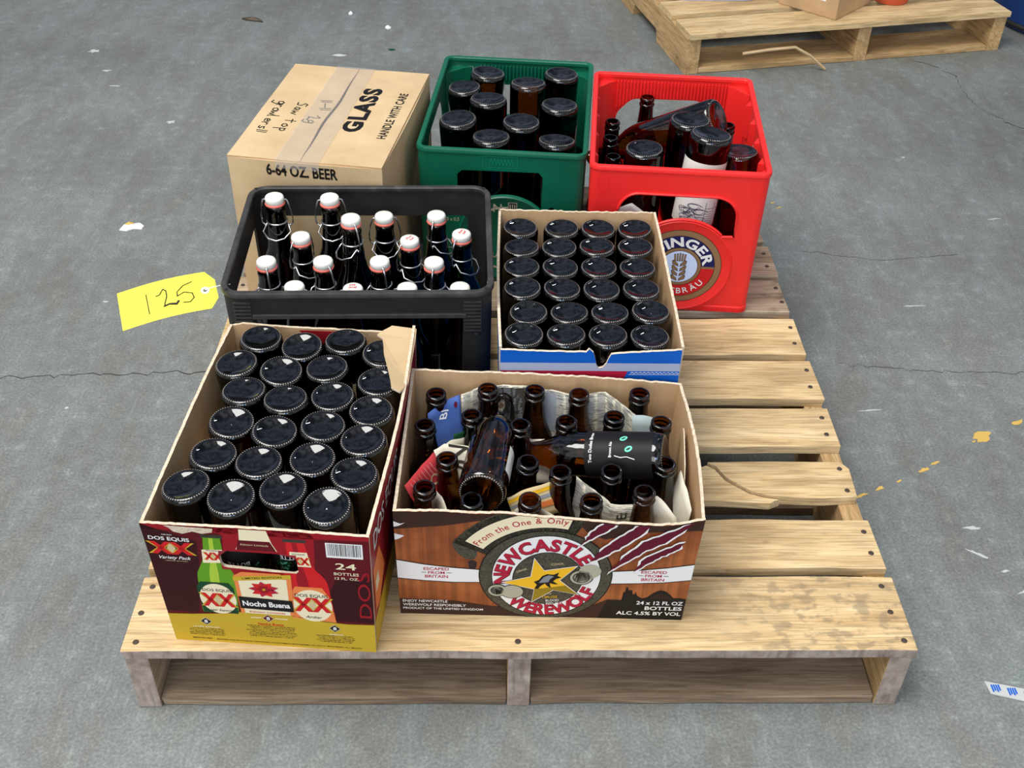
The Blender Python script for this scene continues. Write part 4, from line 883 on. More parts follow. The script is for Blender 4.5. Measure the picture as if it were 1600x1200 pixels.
for nm, sg in (('left', -1), ('right', 1)):
    bm = bmesh.new(); g = [(seam(y)+sg*(.0004+.0024*max(0, sin((y+.19)*8.2))), y) for y in ys]
    P = g+[(sg*cw/2, cd/2), (sg*cw/2, -cd/2)] if sg > 0 else g+[(-cw/2, cd/2), (-cw/2, -cd/2)]
    slab(bm, P, [], tm, .003, [-.1, -.066, -.036, .024, .054, .1], ()); fl2 = bm_obj('top_flap', bm, ['kraft_light', 'kraft', 'kraft'], cc)
    A = Art()
    if sg > 0: A.text('GLASS', 45, 17, 31, 'black', 2, width=180, rot=pi/2, bold=.05, space=1.16); A.text('HANDLE WITH CARE', 104, 3, 15, 'black', 2, width=184, rot=pi/2, bold=.02, space=1.05)
    else:
        scrawl(A, 'growlers!', -116, 28, 19, 14.5, 'tagblack', 2.2, -pi/2-.03); scrawl(A, 'Saw top', -80, 26, 18, 17, 'tagblack', 2.2, -pi/2-.02); scrawl(A, '2g', -42, -20, 17, 17, 'tagblack', 2.0, -pi/2); scrawl(A, '!-!', -46, 44, 20, 16, 'tagblack', 2.0, -pi/2+.2)
    A.put('printed_lettering', tm, fl2)
bm = bmesh.new(); box(bm, -cw/2+.004, cw/2-.004, -cd/2+.004, cd/2-.004, ch-.0085, ch-.0075); bm_obj('seam_shade', bm, 'dark_inside', cc)  # near-black sheet under the flaps paints the shade seen through the seam
bm = bmesh.new(); box(bm, -cw/2, cw/2, -cd/2, cd/2, .0003, .003); bm_obj('bottom_panel', bm, 'kraft', cc)
bm = bmesh.new(); g = []
path = [(-cd/2-.0042, ch-.014), (-cd/2-.004, ch-.007), (-cd/2-.002, ch+.0004)]+[(y, ch+.0012) for y in [-cd/2+.006+(cd-.012)*k/14 for k in range(15)]]+[(cd/2+.002, ch+.0004), (cd/2+.004, ch-.05)]
for k, (y, z) in enumerate(path):
    g.append([bm.verts.new((-.048+.074*j/8, y, z)) for j in range(9)])
for a, b in zip(g, g[1:]):
    for j in range(8): bm.faces.new((a[j], a[j+1], b[j+1], b[j]))
bm_obj('packing_tape', bm, 'clear_tape', cc, smooth=60)

# ------------------------------------------------------------------ plastic crates
def crate_map(w, d, h, r, taper, bow=0):
    arc = pi*r/2; a, b = w-2*r, d-2*r; P = 2*(a+b)+4*arc
    cuts = []
    for s0 in (a, a+arc+b, 2*a+2*arc+b, 2*a+3*arc+2*b):
        cuts += [s0+arc*k/6 for k in range(0, 7)]
    def f(s, z, dep):
        s = s % P; k = 1-taper*(1-z/h)
        if s <= a: p = (-w/2+r+s, -d/2); n = (0, -1)
        elif s <= a+arc: t = (s-a)/r-pi/2; p = (w/2-r+r*cos(t), -d/2+r+r*sin(t)); n = (cos(t), sin(t))
        elif s <= a+arc+b: p = (w/2, -d/2+r+s-a-arc); n = (1, 0)
        elif s <= a+2*arc+b: t = (s-a-arc-b)/r; p = (w/2-r+r*cos(t), d/2-r+r*sin(t)); n = (cos(t), sin(t))
        elif s <= 2*a+2*arc+b: p = (w/2-r-(s-a-2*arc-b), d/2); n = (0, 1)
        elif s <= 2*a+3*arc+b: t = (s-2*a-2*arc-b)/r+pi/2; p = (-w/2+r+r*cos(t), d/2-r+r*sin(t)); n = (cos(t), sin(t))
        elif s <= 2*a+3*arc+2*b: p = (-w/2, d/2-r-(s-2*a-3*arc-b)); n = (-1, 0)
        else: t = (s-2*a-3*arc-2*b)/r+pi; p = (-w/2+r+r*cos(t), -d/2+r+r*sin(t)); n = (cos(t), sin(t))
        return Vector((p[0]*k-n[0]*dep, p[1]*k-n[1]*dep, z))
    side_s = {'front': lambda x: x+w/2-r, 'right': lambda y: a+arc+y+d/2-r, 'back': lambda x: a+2*arc+b+(w/2-r-x), 'left': lambda y: 2*a+3*arc+b+(d/2-r-y)}
    return f, P, cuts, side_s
def crate_shell(root, w, d, h, r, t, taper, mat, holes, zcuts=()):
    f, P, cuts, ss = crate_map(w, d, h, r, taper)
    hs = [[(ss[sd](x), z) for x, z in pl] for sd, pl in holes]
    bm = bmesh.new(); slab(bm, [(0, .001), (P, .001), (P, h), (0, h)], hs, f, t, cuts+[P*.0005], zcuts, mi=(0, 0, 0))
    bmesh.ops.remove_doubles(bm, verts=bm.verts, dist=.00005)
    return bm_obj('crate_wall', bm, mat, root, smooth=35), f, ss
def ring_sweep(w, d, r, prof, n=7):
    """closed cross-section (outward, z) swept round a rounded rectangle"""
    bm = bmesh.new(); path = []
    for cx, cy, a0 in ((w/2-r, -d/2+r, -90), (w/2-r, d/2-r, 0), (-w/2+r, d/2-r, 90), (-w/2+r, -d/2+r, 180)):
        for k in range(n+1): a = R(a0+90*k/n); path.append((cx+r*cos(a), cy+r*sin(a), cos(a), sin(a)))
    rings = [[bm.verts.new((x+nx*o, y+ny*o, z)) for o, z in prof] for x, y, nx, ny in path]
    for a, b in zip(rings, rings[1:]+rings[:1]):
        for k in range(len(prof)): bm.faces.new((a[k], b[k], b[(k+1) % len(prof)], a[(k+1) % len(prof)]))
    return bm
def crate_floor(root, w, d, mat, cols, rows, hz):
    bm = bmesh.new(); box(bm, -w/2+.004, w/2-.004, -d/2+.004, d/2-.004, .002, .007)
    for k in range(1, cols): x = -w/2+w*k/cols; box(bm, x-.0012, x+.0012, -d/2+.005, d/2-.005, .007, hz)
    for k in range(1, rows): y = -d/2+d*k/rows; box(bm, -w/2+.005, w/2-.005, y-.0012, y+.0012, .007, hz-.001)
    return bm_obj('bottle_dividers', bm, mat, root)
def ribs(root, mat, xs, ztop, zbot, y, depth, w=.0028):
    bm = bmesh.new()
    for x in xs: box(bm, x-w/2, x+w/2, y-depth, y, zbot(x), ztop)
    return bm_obj('grip_ribs', bm, mat, root, bevel=.0006)

# ---- red crate ---------------------------------------------------------
RF = (.801, .953, -.094); rw, rd, rh = .300, .388, .282
rc = thing('beer_crate', 'red plastic beer crate with a round wheat emblem at the back right', 'crate', (RF[0], RF[1], DECK), RF[2])
bx, bz, br = 17, 95, 91
def arcp(a0, a1, r, n=16, cx=bx, cz=bz): return [((cx+r*cos(R(a0+(a1-a0)*k/n)))/1000, (cz+r*sin(R(a0+(a1-a0)*k/n)))/1000) for k in range(n+1)]
def dome(flip=1):
    P = [(.104, .160), (.105, .195)]; 
    P += [(.105-.040*(1-cos(R(90*k/8))), .195+.040*sin(R(90*k/8))) for k in range(1, 9)]
    P += [(-.065+.0-.035*sin(R(90*k/8)), .235-.040*(1-cos(R(90*k/8)))) for k in range(0, 9)]
    P += [(-.100, .160), (-.058, .158)]+arcp(136, 46, 94)+[(.082, .1585)]
    return P
dm = dome(); back_w = fillet([(-.10, .120), (-.105, .20), (-.075, .232), (.055, .234), (.095, .205), (.095, .120), (.05, .135), (-.03, .12)], [.01, .03, .03, .03, .03, .01, .02, .02], 6)
sq = lambda cx, cz, a=.006, b=.008: [(cx-a, cz-b), (cx+a, cz-b), (cx+a, cz+b), (cx-a, cz+b)]
side_w = fillet([(-.11, .12), (-.11, .20), (-.08, .23), (.08, .23), (.11, .20), (.11, .12)], [.01, .03, .03, .03, .03, .01], 6)
shell, f_m, ss = crate_shell(rc, rw, rd, rh, .014, .0035, .02, 'red_plastic', [('front', dm), ('back', back_w), ('back', sq(-.122, .245)), ('back', sq(.122, .245)), ('left', side_w), ('right', side_w)], (.1, .2))
bm_obj('top_rim', ring_sweep(rw, rd, .015, [(.0005, .274), (.002, .2755), (.002, .281), (.001, .283), (-.006, .283), (-.0075, .281), (-.0075, .276), (-.006, .274)]), 'red_plastic', rc, smooth=35)
bm_obj('base_rim', ring_sweep(rw*.98, rd*.98, .015, [(.0, .0006), (.0022, .002), (.0022, .012), (.0, .014)]), 'red_plastic', rc, smooth=35)
crate_floor(rc, rw*.97, rd*.97, 'red_plastic', 4, 5, .085)
ribs(rc, 'red_plastic', [-.104+k*.0065 for k in range(33)], .2695, lambda x: .236-(.03*max(0, abs(x+.005)-.065)/.04)*1.0, rd/2-.003, .006)
# wavy corner columns inside
for sx_, sy_ in ((-1, -1), (1, -1), (1, 1), (-1, 1)):
    bm = bmesh.new()
    if 1:
        P = fillet([(0, 0), (.040, 0), (.026, .012), (.014, .026), (0, .042)], [0, 0, .008, .008, 0], 4)
        lo, hi = [], []
        for x, y in P:
            X, Y = sx_*(rw/2-.004-x), sy_*(rd/2-.004-y); lo.append(bm.verts.new((X*.985, Y*.985, .1))); hi.append(bm.verts.new((X, Y, .268)))
        n = len(P)
        for k in range(n): bm.faces.new((lo[k], lo[(k+1) % n], hi[(k+1) % n], hi[k]))
        bm.faces.new(lo); bm.faces.new(hi)
    bm_obj('corner_column', bm, 'red_plastic', rc, bevel=.001)
for k in range(1, 5):
        for sx_ in (-1, 1):
            bm = bmesh.new()
            y = -.194+.388*k/5; X0_ = sx_*(rw/2-.0035)
            v = [bm.verts.new(p) for p in ((X0_, y-.014, .20), (X0_, y+.014, .20), (X0_-sx_*.010, y, .20), (X0_, y-.014, .268), (X0_, y+.014, .268), (X0_-sx_*.010, y, .262))]
            for f in ((0, 1, 2), (3, 4, 5), (0, 2, 5, 3), (1, 2, 5, 4), (0, 1, 4, 3)): bm.faces.new([v[i] for i in f])
            bm_obj('wall_fin', bm, 'red_plastic', rc, bevel=.001)
def front_disc(root, cx, cz, r0, depth, mat, ypl, name='emblem_boss', lip=.004):
    bm = bmesh.new(); prof = [(0, depth), (r0-.006, depth), (r0-.002, depth+.0018), (r0, depth), (r0+.001, -.003), (0, -.003)]
    lathe(bm, prof, 72)
    for v in bm.verts: x, y, z = v.co; v.co = (cx+x, ypl-z, cz+y)
    return bm_obj(name, bm, mat, root, smooth=40)
yf = -rd/2*.985
boss = front_disc(rc, bx/1000, bz/1000, .092, .0030, 'red_plastic', yf)
A = Art(); cx, cy = bx, bz
A.ell(cx, cy, 74, 74, 'smoke', 1, 90); A.ell(cx, cy, 73, 73, 'brown', 2, 90); A.ell(cx, cy, 62.5, 62.5, 'smoke', 3, 90); A.sector(cx, cy, 30, 61.5, 0, 180, 'navy', 4, n=60); A.sector(cx, cy, 30, 61.5, 180, 360, 'red', 4, n=60)
A.rect(cx-61.5, cy-2.2, cx+61.5, cy+2.2, 'brown', 5)
A.ell(cx, cy, 39, 39, 'smoke', 6, 64); A.ell(cx, cy, 38, 38, 'brown', 7, 64); A.ell(cx, cy, 33, 33, 'smoke', 8, 64); A.ell(cx, cy, 32, 32, 'paleblue', 9, 64)
A.arc('ERDINGER', cx, cy, 50, 205, 5, 18, 'white', 8, bold=.035, kx=1.25); A.arc('WEISSBRÄU', cx, cy, 50.5, 205, 328, 11.5, 'white', 8, inside=True, bold=.01, kx=1.05)
for k in range(-2, 3): A.line([(cx+k*4.6, cy+27-abs(k)), (cx+k*4.0, cy+12)], 3.2, 'smoke', 10); A.line([(cx+k*4.6, cy+26-abs(k)), (cx+k*4.0, cy+13)], 2.2, 'brown', 11)
for j in range(4):
    for sg in (-1, 1):
        y = cy+9-j*10; P = [(cx+sg*1, y-9), (cx+sg*2, y-3), (cx+sg*10, y+5), (cx+sg*13, y+3), (cx+sg*12, y-4)]
        A.poly(P, 'smoke', 10); qx = sum(p[0] for p in P)/5; qy = sum(p[1] for p in P)/5; A.poly([(qx+(x-qx)*.78, qy+(y2-qy)*.78) for x, y2 in P], 'brown', 11)
A.put('round_emblem', lambda u, v, d: Vector((u, yf-.0030+d, v)), boss)
bm = bmesh.new()   # moulded lip round the front window
pts = [(x, z) for x, z in dm]; tube(bm, [f_m(ss['front'](x), z, -.0008) for x, z in pts], .0026, 6, True); bm_obj('window_lip', bm, 'red_plastic', rc, smooth=60)
A = Art()
for sx_ in (-1, 1):
    P = [(sx_*128-9, 262), (sx_*128+9, 262), (sx_*128+9, 244), (sx_*128, 234), (sx_*128-9, 244)]; A.line(P+[P[0]], 1.2, 'red_plastic', 1); A.line([(sx_*128-5, 256), (sx_*128+5, 256)], 1, 'red_plastic', 1); A.line([(sx_*128, 256), (sx_*128, 242)], 1, 'red_plastic', 1)
A.put('moulded_shields', lambda u, v, d: Vector((u, -rd/2-.0006+d, v)), rc, .0006)

def bomber(label, base_z_top, top, tilt, Rb=.0345, h=.28, glassm='dark_glass', grp=None, F=None):
    """upside-down large bottle whose base centre is at world top=(x, y)"""
    me = bottle_mesh('bottle_big_down', Rb, h, 'bomber', True, glassm); o = link('beer_bottle', me)
    o.rotation_euler = (tilt[0], tilt[1], 0); off = Matrix.Rotation(tilt[1], 4, 'Y').to_3x3() @ (Matrix.Rotation(tilt[0], 4, 'X').to_3x3() @ Vector((0, 0, h)))
    o.location = (top[0]-off.x, top[1]-off.y, DECK+base_z_top-off.z); tag(o, label, 'bottle', grp); return o
G_ = 'bottles in the red crate'
used = [False]; proto_r = link('beer_bottle', bottle_mesh('bottle_up', .0295, .232, 'longneck', False, 'dark_glass'))
for (x, y), l, h in zip([(-.112, .070), (-.115, .002), (-.110, -.072), (.103, .078)], ['at the left wall, farthest back of three', 'at the left wall, middle one of three', 'at the left wall, nearest the front of three', 'half hidden by the right wall'], (0, 0, 0, 0)):
    w = to_world(RF, x, y, .0075); o = place(proto_r, used, w, (0, 0), 0); tag(o, 'upright dark bottle in the red crate, '+l, 'bottle', G_)
ab = link('beer_bottle', bottle_mesh('bottle_up', .0298, .232, 'longneck', False, 'amber_glass')); w = to_world(RF, -.047, .150, .0225); ab.location = w; tag(ab, 'upright amber bottle in front of the back window of the red crate', 'bottle', G_)
bomber('upside-down brown bottle at the front left of the red crate', .276, (.7325, .852), (.02, -.02), .0345, .262, grp=G_)
o = bomber('upside-down brown bottle with a white drawn label in the red crate', .312, (.842, .836), (-.06, .10), .0365, .295, grp=G_)
lb = link('paper_label', label_mesh(.0365, .042, .160, R(-5), R(185), .295, 40), 'porcelain', o); tag(lb, 'white paper label with black line drawing')
A = Art()
for k in range(6): [A.rect(-24+q*5, 9+k*3.6, -24+q*5+rnd.uniform(2.5, 4.4), 10.6+k*3.6, 'charcoal', 1) for q in range(rnd.randint(5, 8))]
for k in range(14):
    x0_, y0_ = rnd.uniform(-34, 2), rnd.uniform(56, 96); A.line([(x0_+(6+k % 3*2)*cos(t*.6)*(1+.05*t), y0_+5*sin(t*.6)) for t in range(11)], .9, 'charcoal' if k % 2 else 'navy', 1)
st8 = lambda r: [(-8+r*cos(pi*k/8+.2)*(1 if k % 2 == 0 else .42), 84+r*sin(pi*k/8+.2)*(1 if k % 2 == 0 else .42)) for k in range(16)]
A.poly(st8(12), 'black', 2); A.poly(st8(9.5), 'white', 3); A.ell(-8, 84, 2, 2, 'black', 4, 12)
A.line([(10, 50), (10, 97)], .8, 'navy', 1); A.line([(28, 50), (28, 97)], .8, 'navy', 1); A.line([(10, 62), (36, 62)], .8, 'navy', 1)
for k in range(6): A.line([(13, 68+k*4.4), (25, 68+k*4.4)], .9, 'charcoal', 1)
A.grid(range(-36, 40, 6)); A.put('label_print', lambda u, v, d: Vector(((.0370-d)*sin(u/.0365), -(.0370-d)*cos(u/.0365), .295-.062-v)), o)
bomber('upside-down brown bottle behind the white labelled one in the red crate', .302, (.818, .912), (-.02, .02), .0365, .290, grp=G_)
bomber('upside-down brown bottle at the right wall of the red crate', .262, (.903, .872), (-.05, -.03), .0345, .25, 'amber_glass', grp=G_)
dg = link('beer_bottle', bottle_mesh('bottle_diag', .0365, .29, 'bomber', False, 'amber_glass'))
aim(dg, (.878, .9645, DECK+.280), (-.72, .43, -.50)); tag(dg, 'large amber bottle lying diagonally across the top of the red crate', 'bottle', G_)
pw = sheet('paper_wrapper', 'white crumpled paper wrapper behind the front window of the red crate', [(.684, .800, .172), (.690, .798, .190), (.712, .796, .199), (.745, .796, .172)], .07, 'porcelain', wave=.006, lean=(0, .006), group=G_); pw['category'] = 'paper'; del pw['group']

# ---- green crate -------------------------------------------------------
GF = (.505, 1.049, -.100); gw, gd, gh = .295, .404, .268
gc = thing('beer_crate', 'green plastic beer crate filled with upside-down growlers at the back of the pallet', 'crate', (GF[0], GF[1], DECK), GF[2])
gwin = fillet([(.075, .140), (.075, .232), (-.078, .230), (-.078, .140), (-.052, .140)], [.008, .012, .012, .008, 0], 4)+arcp(148, 40, 86, 18, 10, 95)[1:-1]+[(.078-.005, .140)]
gwin = [(.073, .146), (.074, .222), (.066, .231), (-.068, .229), (-.077, .221), (-.077, .140), (-.066, .139)]+arcp(150, 37, 87, 20, 10, 95)+[(.077, .146)][:0]
gback = fillet([(-.08, .15), (-.08, .215), (.08, .215), (.08, .15)], .012, 4)
shell, g_m, gs = crate_shell(gc, gw, gd, gh, .016, .0035, .02, 'green_plastic', [('front', gwin), ('back', gback), ('back', sq(-.122, .243, .005, .007)), ('back', sq(-.098, .243, .005, .007)), ('left', side_w), ('right', side_w)], (.1, .2))
bm_obj('top_rim', ring_sweep(gw, gd, .017, [(.0005, .260), (.002, .2615), (.002, .267), (.001, .269), (-.006, .269), (-.0075, .267), (-.0075, .262), (-.006, .260)]), 'green_plastic', gc, smooth=35)
bm_obj('base_rim', ring_sweep(gw*.98, gd*.98, .015, [(.0, .0006), (.0022, .002), (.0022, .012), (.0, .014)]), 'green_plastic', gc, smooth=35)
crate_floor(gc, gw*.97, gd*.97, 'green_plastic', 4, 5, .085)
ribs(gc, 'green_plastic', [-.076+k*.0073 for k in range(22)], .2555, lambda x: .225, gd/2-.003, .006, .0034)
for sx_, sy_ in ((-1, -1), (1, -1), (1, 1), (-1, 1)):
    bm = bmesh.new()
    P = fillet([(0, 0), (.050, 0), (.034, .008), (.010, .030), (0, .046)], [0, 0, .01, .01, 0], 4); lo, hi = [], []
    for x, y in P: X, Y = sx_*(gw/2-.004-x), sy_*(gd/2-.004-y); lo.append(bm.verts.new((X*.985, Y*.985, .1))); hi.append(bm.verts.new((X, Y, .250)))
    n = len(P)
    for k in range(n): bm.faces.new((lo[k], lo[(k+1) % n], hi[(k+1) % n], hi[k]))
    bm.faces.new(lo); bm.faces.new(hi)
    bm_obj('corner_column', bm, 'green_plastic', gc, bevel=.001)
gy = -gd/2*.985; gboss = front_disc(gc, .010, .095, .0865, .003, 'green_plastic', gy)
A = Art(); A.sector(10, 95, 62, 66, 0, 360, 'beige', 1, n=60); A.text('N', -5, 158, 16, 'beige', 1, bold=.01); A.rect(14, 150, 30, 170, 'beige', 1); A.rect(15.2, 151, 28.8, 169, 'charcoal', 2)
for k in range(3): A.rect(17+k*4, 154, 18.6+k*4, 166, 'beige', 3)
A.text('20 x 0,5', -88, 129, 7, 'beige', 1, width=27); A.text('BRAUEREI', 10, 60, 12, 'beige', 1, width=80)
A.rect(-106, 84, -84, 85.5, 'beige', 1); A.rect(-106, 68, -84, 69.5, 'beige', 1)
A.put('printed_emblem', lambda u, v, d: Vector((u, (gy-.003 if u > -.073 else -gd/2*(1-.02*(1-v/gh))-.0002)+d, v)), gboss)
A = Art(); P = [(-31, 238), (29, 238), (29, 259), (-31, 259)]; A.line(P+[P[0]], .7, 'emblem', 1)
for k in range(7): A.line([(-20+k*6, 242), (-17+k*6, 255)], .8, 'emblem', 1); A.line([(-17+k*6, 255), (-14+k*6, 243)], .8, 'emblem', 1)
A.line([(-33, 235), (30, 234)], .7, 'emblem', 1); A.put('moulded_mark', lambda u, v, d: Vector((u, -gd/2-.0006+d, v)), gc, .0004)
GG = 'bottles in the green crate'
gl = [((.463, 1.135), (-.02, .10), .0335, .290, 'second from left in the back row'), ((.418, 1.083), (.02, -.05), .0320, .283, 'at the left wall near the back'), ((.538, 1.090), (-.10, 0), .0345, .290, 'in the middle towards the back'), ((.604, 1.143), (.02, .05), .0335, .285, 'in the back right corner'),
      ((.463, 1.026), (-.05, .02), .0350, .286, 'left of centre in the second row'), ((.593, 1.005), (-.03, .03), .0350, .285, 'at the right wall in the second row'), ((.409, .948), (.05, -.05), .0345, .283, 'at the left wall near the front'), ((.522, .944), (.02, .03), .0350, .280, 'right of centre near the front'),
      ((.468, .895), (-.05, .0), .0350, .275, 'left of centre in the front row'), ((.583, .888), (-.12, .03), .0345, .272, 'in the front right corner')]
for (xy, tl, Rb, zt, w_) in gl: bomber('large upside-down brown bottle in the green crate, '+w_, zt, xy, tl, Rb, zt-.016, 'amber_glass' if 'middle' in w_ or 'second from' in w_ else 'dark_glass', GG)
bm = bmesh.new(); used = [False]

# ---- black crate ---------------------------------------------------------
KF = (.275, .564, .019); kw, kd, kh = .383, .307, .270
kc = thing('beer_crate', 'black plastic crate of swing-top bottles at the left of the pallet', 'crate', (KF[0], KF[1], DECK), KF[2])
fwin = fillet([(-.142, .040), (-.146, .226), (.150, .226), (.146, .040)], [.012, .004, .004, .012], 4)
bwin = fillet([(-.158, .060), (-.158, .219), (.158, .219), (.158, .060)], .012, 4)
swin = fillet([(-.120, .060), (-.120, .219), (.120, .219), (.120, .060)], .012, 4)
slits = []
for k in range(8):
    z = .258-.0058*k-.002; 
shell, k_m, ks = crate_shell(kc, kw, kd, kh, .026, .0035, .02, 'black_plastic', [('front', fwin), ('back', bwin), ('left', swin), ('right', swin)], (.1, .2))
bm_obj('top_rim', ring_sweep(kw, kd, .028, [(.001, .262), (.0028, .2635), (.0028, .2695), (.0015, .2715), (-.005, .2715), (-.0065, .270), (-.0065, .2645), (-.005, .262)], 9), 'black_rim', kc, smooth=35)
bm_obj('base_rim', ring_sweep(kw*.98, kd*.98, .026, [(.0, .0006), (.0025, .002), (.0025, .035), (.0, .037)]), 'black_plastic', kc, smooth=35)
bm = bmesh.new()   # ledge under the front handle band
box(bm, -.150, .154, -kd/2-.0030, -kd/2+.010, .2275, .2345); bm_obj('handle_ledge', bm, 'black_rim', kc, bevel=.001)
for sx_ in (-1, 1):
    bm = bmesh.new()
    for k in range(9): z = .2545-.0062*k; box(bm, sx_*.163-.0125, sx_*.163+.0125, -kd/2*1.0-.0022, -kd/2+.002, z-.0012, z+.0012)
    bm_obj('grip_ribs', bm, 'black_rim', kc)
bm = bmesh.new()
for sx_, sy_ in ((-1, -1), (1, -1), (1, 1), (-1, 1)):
    b2 = bmesh.new(); lathe(b2, [(0, .2714), (.0030, .2714), (.0032, .2719), (0, .27195)], 14); 
    for v in b2.verts: v.co.x += sx_*(kw/2-.0085); v.co.y += sy_*(kd/2-.0085)
    me_ = bpy.data.meshes.new('x'); b2.to_mesh(me_); b2.free(); bm.from_mesh(me_); bpy.data.meshes.remove(me_)
bm_obj('stacking_hole_shade', bm, 'dark_inside', kc, smooth=40)  # dark discs on the rim paint the shade of holes; nothing is cut
bm = bmesh.new(); lathe(bm, [(0, .0005), (.0035, .0005), (.0045, 0.0012), (.0055, .0012), (.0058, 0), (0, -.002)], 18)
for v in bm.verts: x, y, z = v.co; v.co = (.167+x, -kd/2*.998-z, .201+y)
bm_obj('corner_peg', bm, ['dark_inside'], kc, smooth=40)
crate_floor(kc, kw*.97, kd*.97, 'black_plastic', 5, 4, .10)

def swing_bottle(mat, h, Rb=.0335):
    root = bpy.data.objects.new('swing_top_bottle', None); COL.objects.link(root); root.empty_display_size = .01
    gb = link('glass_body', bottle_mesh('swing_glass', Rb, h, 'swing', False, mat), None, root)
    bm = bmesh.new(); lathe(bm, [(0, h-.004), (.0085, h-.004), (.0095, h+.0015), (.0135, h+.0025), (.0150, h+.0045), (.0150, h+.0105), (.0140, h+.0130), (.0115, h+.0145), (0, h+.0150)], 32); st_ = bm_obj('porcelain_stopper', bm, 'porcelain', root, smooth=50)
    bm = bmesh.new(); tube(bm, [(.0135*cos(2*pi*k/28), .0135*sin(2*pi*k/28), h+.0012) for k in range(28)], .0026, 8, True); bm_obj('rubber_seal', bm, 'rubber_seal', root, smooth=80)
    bm = bmesh.new()
    tube(bm, [(-.0155, 0, h+.008), (-.0185, 0, h+.0075), (-.022, .001, h-.004), (-.025, .002, h-.020), (-.0245, .002, h-.034), (-.020, .002, h-.040), (-.0165, .001, h-.036)], .0014, 6)
    tube(bm, [(.0155, 0, h+.008), (.0185, 0, h+.0075), (.022, .001, h-.004), (.025, .002, h-.020), (.0245, .002, h-.034), (.020, .002, h-.040), (.0165, .001, h-.036)], .0014, 6)
    tube(bm, [(.0160*cos(2*pi*k/24), .0160*sin(2*pi*k/24), h-.030) for k in range(24)], .0013, 6, True)
    tube(bm, [(.0165, 0, h-.036), (.022, -.012, h-.044), (.013, -.024, h-.050), (0, -.028, h-.052), (-.013, -.024, h-.050), (-.022, -.012, h-.044), (-.0165, 0, h-.036)], .0014, 6)
    bm_obj('wire_bail', bm, 'wire', root, smooth=80)
    return root
protos = {}
kb = [((-.139, .100), 'b', .262, 0, 'in the back left corner'), ((-.055, .098), 'b', .262, .1, 'second from left in the back row'), ((.026, .096), 'b', .236, 0.1, 'third from left in the back row'), ((.107, .098), 'b', .236, 1.3, 'at the right end of the back row'),
      ((-.095, .034), 'b', .236, .9, 'first from left, second row from the back'), ((-.018, .034), 'b', .262, -1.1, 'tall one second from left, second row from the back'), ((.068, .026), 'g', .234, .7, 'green glass, red print on its stopper, near the middle'), ((.146, .040), 'g', .236, 1.0, 'green glass at the right wall'),
      ((-.137, -.036), 'b', .236, -1.4, 'first from left, third row from the back'), ((-.055, -.036), 'b', .236, -.9, 'second from left, third row from the back'), ((.027, -.037), 'b', .236, -1.2, 'third from left, third row from the back'), ((.106, -.040), 'b', .236, 1.5, 'right end of the third row from the back'),
      ((-.096, -.100), 'b', .233, 2.9, 'first from left in the front row'), ((-.011, -.104), 'b', .231, 3.1, 'second from left in the front row'), ((.068, -.104), 'b', .232, 3.0, 'third from left in the front row'), ((.145, -.104), 'b', .232, 2.2, 'at the right end of the front row')]
redprint = (6, 7, 13)
for i, ((x, y), c_, zt, sp, l) in enumerate(kb):
    zt += .017+(.006 if zt > .25 else 0); x = x-.008*(.107-x)/.24 if y > -.09 else x; h = round(zt-.0085-.0145, 3); key = (c_, h, i in redprint)
    if key not in protos:
        r_ = swing_bottle({'b': 'dark_glass', 'g': 'green_glass'}[c_], h, .0325)
        if i in redprint:
            A = Art(); A.text('Pivo', 0, 2, 5, 'red', 1, rot=.3, shear=.3); A.text('Red', 1, -4, 4, 'red', 1, rot=.3, shear=.3); st_ = [k for k in r_.children if k.name.startswith('porcelain')][0]
            A.put('stopper_print', lambda u, v, d: Vector((u, v, h+.0150-d)), st_)
        protos[key] = (r_, [False])
    w = to_world(KF, x, y, .0078); o = place(protos[key][0], protos[key][1], w, (0, 0), sp)
    tag(o, 'swing-top bottle in the black crate, '+l, 'bottle', 'swing-top bottles in the black crate')

# ------------------------------------------------------------------ lot tag on the black crate
tg = thing('lot_tag', 'yellow paper tag with the handwritten number 125 tied to the black crate', 'tag', (.0790, .438, DECK+.258), 0)
TL, TH = .137, .067
ex = Vector((.97, .27, .12)).normalized(); ez = Vector((-.10, -.36, .92)); ez = (ez-ez.dot(ex)*ex).normalized(); ey = ez.cross(ex)
org = Vector((-.004, .000, .0))
tmp_ = lambda u, v, d: org+ex*(u-TL)+ey*(v-TH/2)-ez*(d-.006*sin(max(0, u)/TL*pi))
out = [(0, 0), (TL-.012, 0), (TL, .017), (TL, .050), (TL-.012, TH), (0, TH)]
hole_ = [(TL-.016+.0028*cos(-2*pi*k/14), TH/2+.0028*sin(-2*pi*k/14)) for k in range(14)]
bm = bmesh.new(); slab(bm, out, [hole_], tmp_, .0005, [TL*k/8 for k in range(1, 8)], (), mi=(0, 0, 0)); pt = bm_obj('paper_tag', bm, 'tag_yellow', tg)
A = Art(); scrawl(A, '1', 30, 14, 26, 0, 'tagblack', 1.4, -.06); scrawl(A, '2', 52, 17, 25, 0, 'tagblack', 1.7, -.05); scrawl(A, '5', 80, 16, 26, 0, 'tagblack', 1.6, .02); A.line([(62, 20), (70, 22), (80, 20), (83, 24)], 2.6, 'tagblack', 3)
A.grid([TL*1000*k/8 for k in range(1, 8)]); A.put('handwritten_number', tmp_, pt)
A = Art(); A.sector((TL-.016)*1000, TH*500, 3.0, 6.0, 0, 360, 'white', 1, n=24); A.put('hole_reinforcement', tmp_, pt)
bm = bmesh.new(); hp = tmp_(TL-.016, TH/2, -.001); tube(bm, [hp, hp+Vector((.012, .002, .004)), hp+Vector((.026, .004, .006)), hp+Vector((.034, .012, .002))], .0006, 6); bm_obj('string', bm, 'ink_white', tg, smooth=80)

